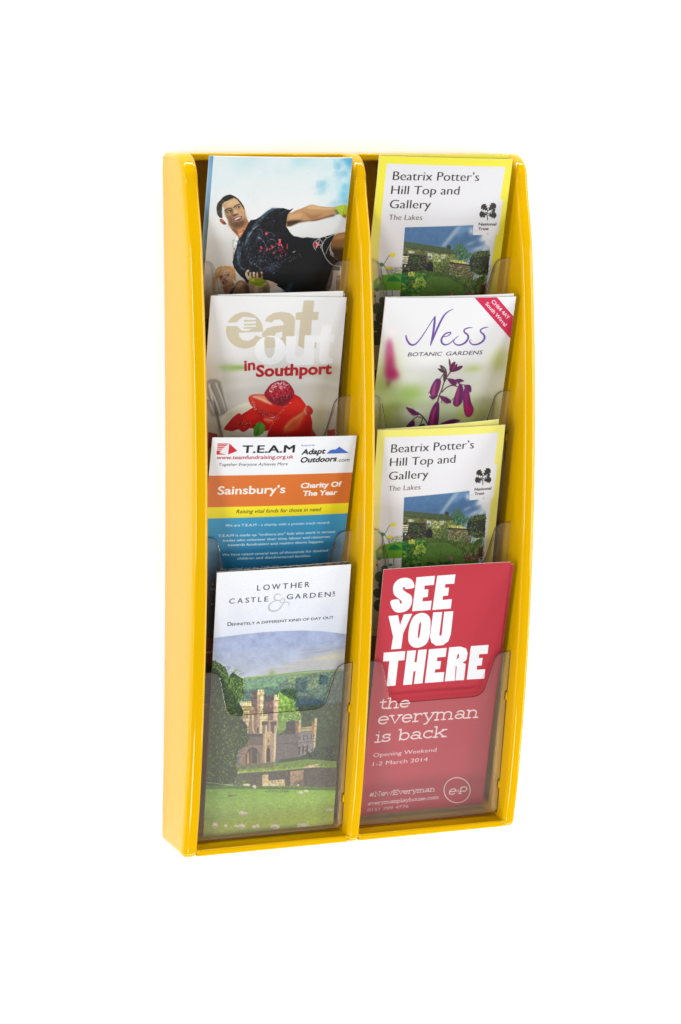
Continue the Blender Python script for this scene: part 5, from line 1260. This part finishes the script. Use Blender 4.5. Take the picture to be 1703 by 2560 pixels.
    y1 = int(150 * RES); A.im[y1:] = A.im[y1:] * .35 + srgb((20, 34, 18)) * .4
    A.grain(.02, 1.5, 11)
    return A.image(name)

def art_ness():
    A = Art('R2', 13); w, h = A.w, A.h
    A.vgrad([(0, (243, 243, 245)), (38, (242, 242, 244)), (60, (238, 240, 228)), (80, (224, 236, 192)), (100, (206, 224, 166)), (120, (184, 206, 128)), (195, (120, 140, 80))])
    A.frame(*C4)
    for (cx, cy, rx, ry, c, al) in ((230, 760, 110, 200, (190, 206, 120), .7), (180, 900, 120, 120, (150, 170, 70), .7), (420, 960, 130, 90, (150, 196, 70), .7), (300, 1060, 130, 80, (176, 206, 110), .6), (200, 1150, 130, 120, (190, 206, 90), .8),
                            (960, 750, 80, 34, (214, 226, 140), .9), (1180, 700, 90, 120, (196, 206, 120), .8), (1220, 640, 60, 60, (206, 212, 150), .7), (1080, 880, 140, 120, (242, 244, 230), .9), (900, 1130, 180, 90, (200, 214, 120), .8), (1150, 1100, 100, 140, (190, 200, 130), .7), (760, 1100, 70, 100, (226, 236, 200), .8), (440, 820, 90, 60, (246, 246, 238), .7), (560, 700, 160, 70, (248, 248, 246), .8), (450, 1130, 120, 60, (236, 242, 224), .8), (270, 440, 60, 60, (250, 240, 246), .8)):
        A.glow((cx, cy), rx, ry, c, al)
    # out-of-focus foxglove
    A.poly([(245, 490), (285, 640), (300, 760), (330, 820), (270, 850), (215, 820), (220, 660)], (186, 40, 110), .9, blur=9, smooth=True)
    A.glow((250, 600), 24, 70, (214, 110, 160), .7); A.glow((240, 870), 24, 40, (150, 60, 90), .6); A.glow((270, 790), 40, 36, (196, 24, 96), .7)
    # stalk and buds
    ST, PU, MG, DP = (104, 74, 86), (130, 50, 116), (196, 40, 110), (80, 36, 74)
    A.stroke([(770, 770), (740, 810), (712, 860), (690, 930), (668, 980), (650, 1060)], 13, (110, 84, 84), w2=15); A.stroke([(745, 800), (700, 900), (672, 975)], 5, (150, 160, 96), .8)
    A.stroke([(710, 790), (700, 800), (680, 830), (660, 850)], 9, ST); A.stroke([(730, 835), (780, 840), (820, 860), (850, 890)], 11, (110, 60, 90)); A.stroke([(690, 950), (730, 910), (780, 890), (820, 900)], 11, (104, 50, 88)); A.stroke([(850, 885), (890, 890), (915, 905)], 8, ST)
    A.stroke([(480, 1120), (520, 1150), (560, 1200), (580, 1240)], 12, (84, 60, 66)); A.stroke([(430, 1200), (480, 1160), (520, 1170)], 10, ST); A.stroke([(500, 1250), (520, 1200), (530, 1170)], 9, ST)
    for p in ([(750, 662), (768, 700), (770, 760), (752, 720)], [(765, 782), (755, 740), (780, 700), (806, 690), (800, 730)], [(770, 780), (790, 740), (822, 705), (815, 745)], [(780, 778), (810, 740), (862, 722), (865, 740), (830, 765)]):
        A.poly(p, (112, 44, 84), smooth=True)
    A.poly([(757, 668), (766, 700), (764, 740)], (160, 150, 110), .8); A.poly([(775, 770), (795, 725), (805, 700), (798, 740)], (170, 80, 120), .8)
    for p in ([(672, 722), (700, 725), (728, 755), (732, 790), (700, 770)], [(656, 748), (690, 752), (728, 775), (722, 792), (680, 775)], [(705, 790), (735, 790), (725, 850), (705, 855)]):
        A.poly(p, (96, 70, 84), smooth=True)
    A.poly([(684, 730), (716, 750), (722, 775)], (150, 160, 120), .8)
    def bud(pts, hi, sh, seed):
        A.poly(pts, PU, smooth=True); P = np.array(pts, float); c = P.mean(0)
        A.poly((P - c) * [.5, .75] + c + [-4, 12], hi, .75, blur=3, smooth=True); A.poly((P - c) * [.3, .8] + c + [10, 0], sh, .6, blur=3, smooth=True)
    bud([(640, 838), (672, 835), (684, 860), (670, 930), (640, 985), (605, 985), (588, 950), (605, 890)], (206, 90, 150), DP, 1); A.stroke([(600, 930), (576, 960)], 5, DP); A.stroke([(645, 860), (620, 930), (612, 975)], 5, (206, 110, 150), .6)
    bud([(580, 980), (620, 985), (655, 960), (650, 990), (610, 1010)], (80, 60, 70), DP, 2)
    bud([(670, 980), (710, 985), (760, 1010), (772, 1035), (745, 1045), (700, 1025)], (140, 50, 110), DP, 3); A.stroke([(690, 1000), (690, 1040)], 6, DP)
    bud([(740, 838), (790, 845), (820, 875), (800, 890), (760, 870)], (120, 50, 100), DP, 4); bud([(800, 845), (840, 835), (882, 852), (860, 862), (820, 862)], (110, 50, 90), DP, 5)
    bud([(840, 880), (870, 900), (876, 960), (866, 1030), (830, 1072), (795, 1065), (786, 1030), (810, 950)], (200, 70, 140), DP, 6); A.stroke([(790, 1000), (775, 1020)], 5, DP); A.stroke([(838, 910), (815, 1000), (812, 1055)], 7, (206, 60, 120), .7)
    bud([(880, 900), (910, 885), (940, 900), (942, 950), (915, 940)], (150, 40, 110), DP, 7)
    bud([(885, 912), (920, 935), (940, 1030), (965, 1100), (940, 1155), (905, 1160), (882, 1120), (872, 1010)], (222, 40, 118), (130, 30, 96), 8); A.poly([(890, 1060), (955, 1080), (950, 1150), (905, 1155)], (214, 24, 100), .7, blur=4); A.stroke([(905, 950), (900, 1020)], 8, (110, 60, 120), .8)
    bud([(640, 1035), (668, 1045), (668, 1150), (660, 1230), (640, 1300), (570, 1300), (575, 1200), (600, 1100)], (220, 50, 140), DP, 9); A.stroke([(640, 1080), (610, 1180), (600, 1260)], 9, (224, 80, 150), .7); A.stroke([(665, 1080), (664, 1180)], 7, (60, 40, 90), .8)
    bud([(385, 1080), (420, 1085), (470, 1110), (498, 1140), (470, 1148), (420, 1125)], (120, 40, 80), DP, 10); bud([(400, 1225), (440, 1190), (460, 1200), (455, 1240), (390, 1260)], (90, 40, 110), DP, 11); bud([(660, 1230), (740, 1190), (800, 1178), (845, 1190), (830, 1205), (740, 1225)], (130, 40, 70), DP, 12)
    A.poly([(500, 1230), (540, 1215), (560, 1250), (480, 1260)], DP)
    A.im[int(170 * RES):] *= .5
    A.grain(.014, 1.6, 13)
    # lettering
    V = (112, 84, 164)
    A.stroke([(388, 470), (396, 505), (420, 540), (450, 548), (480, 530), (520, 480), (565, 410), (605, 345), (632, 308)], 12, V, ws=[12, 16, 18, 16, 13, 10, 8, 9, 10])
    A.stroke([(632, 306), (628, 360), (618, 440), (606, 500), (594, 552)], 14, V, ws=[14, 22, 20, 16, 8]); A.stroke([(594, 552), (618, 490), (655, 400), (700, 310), (740, 265), (788, 241)], 12, V, ws=[8, 16, 20, 17, 12, 3])
    A.stroke([(702, 478), (740, 470), (766, 448), (758, 440), (720, 452), (690, 490), (690, 525), (715, 545), (755, 535), (790, 505), (830, 470)], 12, V, ws=[6, 9, 11, 12, 14, 17, 17, 15, 11, 8, 6])
    A.stroke([(952, 400), (915, 402), (882, 418), (884, 440), (910, 460), (915, 490), (895, 522), (855, 545), (815, 545), (790, 520), (800, 500)], 14, V, ws=[4, 12, 14, 14, 16, 20, 20, 16, 12, 9, 6])
    A.stroke([(1090, 398), (1055, 402), (1022, 420), (1026, 440), (1050, 462), (1056, 492), (1034, 522), (992, 543), (950, 542), (928, 518), (938, 502)], 14, V, ws=[4, 12, 14, 14, 16, 20, 20, 16, 12, 10, 6])
    A.stroke([(880, 535), (930, 490), (960, 480)], 5, V, .0)
    A.text("BOTANIC", (402, 646), (686, 638), 38, (60, 52, 62), slant=.2, thick_x=.8); A.text("GARDENS", (722, 637), (1034, 628), 38, (60, 52, 62), slant=.2, thick_x=.8)
    # corner flash
    RD = (214, 40, 84)
    A.poly([(968, 143), (1160, 141), (1306, 308), (1281, 497)], RD)
    A.text("CH64 4AY", (1112, 182), (1258, 338), 34, (250, 240, 244), bold=.024); A.text("South Wirral", (1060, 200), (1230, 396), 33, (250, 240, 244), bold=.024)
    return A.image("gardens_leaflet_print")

C9 = (3.4087, 900, 1390); C10 = (3.2667, 880, 1720)
def art_red():
    A = Art('R4', 15); w, h = A.w, A.h
    A.im[:] = srgb((192, 46, 62))
    n = vnoise(w, h, 120, 91, 3)[..., None]; A.im *= (0.985 + .03 * n)
    A.frame(*C9); WH = (244, 245, 248)
    P = A.poly
    P([(464, 272), (390, 284), (386, 270), (370, 268), (372, 290), (400, 312), (440, 340), (448, 380), (436, 430), (400, 470), (340, 485), (295, 472), (268, 430), (265, 382), (330, 372), (345, 404), (358, 404), (352, 382), (300, 340), (284, 300), (288, 250), (320, 208), (370, 188), (420, 192), (456, 220)], WH, smooth=True)
    P([(485, 184), (644, 172), (634, 250), (556, 256), (553, 288), (588, 286), (582, 352), (540, 358), (537, 390), (616, 384), (606, 464), (447, 474)], WH)
    P([(662, 172), (819, 160), (808, 240), (733, 244), (728, 274), (764, 272), (755, 340), (712, 346), (708, 378), (788, 370), (778, 452), (620, 464)], WH)
    P([(244, 512), (328, 506), (344, 590), (376, 500), (450, 494), (372, 660), (354, 792), (266, 798), (284, 690)], WH)
    P([(512, 490), (560, 492), (595, 520), (606, 570), (596, 690), (570, 750), (520, 780), (465, 782), (425, 750), (414, 700), (425, 600), (460, 520)], WH, smooth=True); P([(518, 568), (524, 590), (512, 680), (500, 702), (496, 690), (508, 590)], (192, 46, 62), smooth=True)
    P([(628, 484), (706, 480), (680, 680), (692, 684), (700, 670), (722, 478), (800, 474), (778, 670), (758, 730), (710, 764), (650, 768), (612, 740), (600, 690)], WH)
    P([(204, 824), (390, 812), (382, 890), (330, 894), (305, 1106), (228, 1112), (252, 898), (198, 900)], WH)
    P([(406, 810), (482, 806), (468, 908), (486, 908), (500, 804), (574, 798), (536, 1088), (462, 1094), (478, 984), (460, 986), (446, 1098), (370, 1102)], WH)
    P([(592, 798), (744, 786), (734, 862), (664, 868), (660, 900), (696, 898), (686, 966), (646, 970), (640, 998), (722, 992), (714, 1074), (556, 1086)], WH)
    P([(764, 782), (860, 774), (908, 790), (922, 830), (910, 890), (878, 912), (906, 922), (890, 1060), (816, 1064), (828, 950), (820, 935), (812, 1066), (726, 1072)], WH); P([(836, 840), (848, 838), (846, 868), (826, 886)], (192, 46, 62))
    P([(948, 770), (1098, 758), (1090, 834), (1018, 840), (1016, 872), (1048, 868), (1040, 934), (1000, 938), (998, 970), (1070, 966), (1062, 1046), (912, 1056)], WH)
    A.frame(*C10); CR = (252, 240, 236)
    slab_text(A, "the", (222, 172), (474, 156), 64, 13, CR, .03)
    slab_text(A, "everyman", (208, 298), (1030, 240), 74, 13, CR, .03)
    slab_text(A, "is back", (186, 444), (768, 398), 68, 13, CR, .03)
    A.text("Opening Weekend", (174, 566), (692, 522), 40, CR, slant=.04); A.text("1-2 March 2014", (170, 638), (620, 600), 40, CR, slant=.04)
    slab_text(A, "#NewEveryman", (142, 890), (678, 844), 30, 7.0, CR, .02)
    slab_text(A, "everymanplayhouse.com", (132, 958), (712, 906), 22, 5.2, CR, 0)
    A.text("0151 709 4776", (126, 1010), (464, 978), 30, CR, slant=.05)
    A.ring((861, 836), 106, 9, CR, ry=102); slab_text(A, "e", (788, 874), (850, 868), 56, 10, CR, .1); A.text("&", (858, 850), (882, 848), 26, CR); A.stroke([(858, 858), (880, 856)], 3, CR, smooth=False)
    A.stroke([(894, 812), (884, 862)], 10, CR, smooth=False); A.stroke([(894, 814), (925, 808), (940, 822), (928, 842), (892, 844)], 10, CR); A.stroke([(874, 864), (896, 862)], 8, CR, smooth=False)
    A.grain(.010, 1.5, 15)
    return A.image("theatre_leaflet_print")

# ---------------------------------------------------------------- leaflets
def paper_mat(name, img=None, color=(0.75, 0.75, 0.74), rough=0.32, spec=0.4):
    mt, nt, p = nodes_of(name)
    if img is not None:
        t = nt.nodes.new("ShaderNodeTexImage"); t.image = img; t.interpolation = 'Cubic'; t.extension = 'EXTEND'
        nt.links.new(t.outputs[0], p.inputs['Base Color'])
    else:
        n = nt.nodes.new("ShaderNodeTexNoise"); n.inputs['Scale'].default_value = 60
        mx = nt.nodes.new("ShaderNodeMix"); mx.data_type = 'RGBA'
        mx.inputs[6].default_value = tuple(c * 0.96 for c in color) + (1,); mx.inputs[7].default_value = tuple(color) + (1,)
        nt.links.new(n.outputs[0], mx.inputs[0]); nt.links.new(mx.outputs[2], p.inputs['Base Color'])
    p.inputs['Roughness'].default_value = rough
    p.inputs['Specular IOR Level'].default_value = spec
    return mt
M_BACK = paper_mat("darkened_back", color=(0.22, 0.20, 0.18))  # backs darkened to cut bounced light and deepen shade in the bays
M_PAPER = paper_mat("paper_edge", color=(0.54, 0.53, 0.51))

def sheet(name, pose, w, h, thick, mat, parent=None, dx=0.0, dup=0.0, back=0.0, rot=0.0, bow=0.0, curl=0.0):
    """a sheet or booklet: top-left corner, width and down directions from pose; front printed, edges plain paper"""
    o0 = Vector(pose['o']); ex = Vector(pose['ex']); ey = Vector(pose['ey'])
    nz = ey.cross(ex) * -1                      # out of the page
    if nz.y > 0: nz = -nz
    if rot:
        q = Matrix.Rotation(math.radians(rot), 3, nz); ex = q @ ex; ey = q @ ey
    o0 = o0 + ex * dx - ey * dup - nz * back
    nx, ny = 10, 16
    verts, uvs, faces, fm = [], [], [], []
    for side in (0, 1):
        for j in range(ny + 1):
            for i in range(nx + 1):
                u, v = i / nx, j / ny
                off = bow * (4 * u * (1 - u)) * (1 - v * 0.3) + curl * (u - 0.5) * 2 * (1 - v) ** 2
                P = o0 + ex * (u * w) + ey * (v * h) + nz * (off - side * thick)
                verts.append(P); uvs.append((u, 1 - v))
    S = (nx + 1) * (ny + 1)
    def id_(s, i, j): return s * S + j * (nx + 1) + i
    for j in range(ny):
        for i in range(nx):
            faces.append((id_(0, i, j), id_(0, i, j + 1), id_(0, i + 1, j + 1), id_(0, i + 1, j))); fm.append(0)
            faces.append((id_(1, i, j), id_(1, i + 1, j), id_(1, i + 1, j + 1), id_(1, i, j + 1))); fm.append(2)
    for j in range(ny):
        faces.append((id_(0, 0, j), id_(1, 0, j), id_(1, 0, j + 1), id_(0, 0, j + 1))); fm.append(1)
        faces.append((id_(0, nx, j), id_(0, nx, j + 1), id_(1, nx, j + 1), id_(1, nx, j))); fm.append(1)
    for i in range(nx):
        faces.append((id_(0, i, 0), id_(0, i + 1, 0), id_(1, i + 1, 0), id_(1, i, 0))); fm.append(1)
        faces.append((id_(0, i, ny), id_(1, i, ny), id_(1, i + 1, ny), id_(0, i + 1, ny))); fm.append(1)
    return mesh_obj(name, verts, faces, [mat, M_PAPER, M_BACK], parent, smooth=True, fmat=fm, uvs=uvs, sharp_deg=30)

def plain_print(key, stops, name, mottle=None, seed=1):
    A = Art(key, seed); A.vgrad(stops)
    if mottle is not None:
        n = vnoise(A.w, A.h, 9, seed, 3)[..., None]; n = np.clip((n - .5) * 4 + .5, 0, 1)
        A.im = A.im * (1 - n) + srgb(mottle) * n
    A.grain(.015, 1.6, seed)
    return A.image(name)

M_ATH = paper_mat("athlete_print", art_athlete()); M_EAT = paper_mat("restaurant_guide_print", art_eat()); M_TEAM = paper_mat("charity_print", art_team())
M_CAS = paper_mat("castle_print", art_castle()); M_COT = paper_mat("cottage_print", art_cottage(), rough=.42); M_COT2 = paper_mat("glare_cottage_print", art_cottage((244, 236, 116), "glare_cottage_print"), rough=.42); M_NES = paper_mat("gardens_print", art_ness()); M_RED = paper_mat("theatre_print", art_red(), rough=.45, spec=.3)  # second cottage print has a paler border painted in for glare
M_BLUE = paper_mat("blue_sky_print", plain_print('L1', [(0, (120, 184, 226)), (12, (150, 200, 232)), (30, (138, 186, 222)), (60, (130, 168, 190)), (100, (120, 142, 152)), (196, (90, 96, 100))], "blue_sky_print", seed=71))
M_YELP = paper_mat("yellow_print", plain_print('R1', [(0, (248, 238, 62)), (196, (244, 232, 60))], "yellow_print", seed=72))
M_YELP2 = paper_mat("pale_yellow_print", plain_print('R1', [(0, (246, 238, 128)), (196, (240, 230, 120))], "pale_yellow_print", seed=75))  # same glare paleness put into the colour of the sheet behind
M_BRN = paper_mat("autumn_print", plain_print('L4', [(0, (120, 96, 56)), (196, (90, 80, 50))], "autumn_print", mottle=(44, 40, 28), seed=73))
M_REDP = paper_mat("red_print", plain_print('R4', [(0, (192, 46, 62)), (196, (190, 45, 60))], "red_print", seed=74), rough=.45, spec=.3)
M_WHT = paper_mat("white_paper", color=(0.62, 0.62, 0.61))

def leaflet(key, mat, thick, label, bow=0.0, **kw):
    p = POSE[key]
    w = kw.pop('w', p['w'] / 1e3); h = kw.pop('h', p['h'] / 1e3)
    o = sheet("leaflet", p, w, h, thick, mat, bow=bow, **kw)
    return tag(o, label, "leaflet")

leaflet('L1', M_ATH, .0010, "leaflet of a dark haired athlete in a black shirt, in the top left pocket", bow=0.0012)
leaflet('L1', M_BLUE, .0005, "blue leaflet whose edge shows left of the athlete leaflet", dx=-.0027, back=.0016, dup=-.0001, w=.0972, bow=0.0012)
p = POSE['L2']
o = leaflet('L2', M_EAT, .0009, "restaurant guide with red strawberries on its cover, second pocket of the left column")
sheet("page", p, .0890, .1875, .0004, M_WHT, o, dx=.0052, dup=.0004, back=.0013, rot=2.25)
sheet("page", p, .0935, .1885, .0004, M_WHT, o, dx=.0022, dup=.0001, back=.0021, rot=1.15)
leaflet('L3', M_TEAM, .0004, "charity leaflet with orange, yellow and blue bands, third pocket of the left column", bow=0.0012)
leaflet('L4', M_CAS, .0004, "castle and gardens leaflet with a sheep meadow, bottom left pocket", h=.1935)
leaflet('L4', M_BRN, .0004, "brown leaflet whose top edge peeks out behind the castle leaflet", dup=.0002, back=.0009, w=.0945, h=.189, rot=1.0)
leaflet('R1', M_COT, .0004, "yellow bordered cottage leaflet in the top right pocket", bow=0.001)
leaflet('R1', M_YELP, .0004, "yellow leaflet peeking out behind the topmost cottage leaflet", back=.0010, w=.0955, h=.190, rot=1.35, dup=.0004, bow=0.001)
leaflet('R2', M_NES, .0005, "botanic gardens leaflet with purple flowers and a red corner flash", bow=0.0016)
leaflet('R2', M_WHT, .0004, "white leaflet whose edge shows behind the botanic gardens leaflet", back=.0011, w=.0955, h=.190, rot=1.0, dup=.0002, bow=0.0016)
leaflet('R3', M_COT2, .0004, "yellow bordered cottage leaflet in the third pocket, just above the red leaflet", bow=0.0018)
leaflet('R3', M_YELP2, .0004, "pale yellow leaflet sticking up behind the lower cottage leaflet", back=.0010, w=.0905, h=.190, rot=2.3, dup=.0002, bow=0.0018)
leaflet('R4', M_RED, .0005, "red theatre leaflet with big white lettering, bottom right pocket", bow=-0.0008)
leaflet('R4', M_REDP, .0004, "plain red leaflet showing at the right edge behind the white lettered one", dx=.0037, dup=-.0004, back=.0010, w=.0950, h=.182, rot=-1.1, bow=-0.0008)
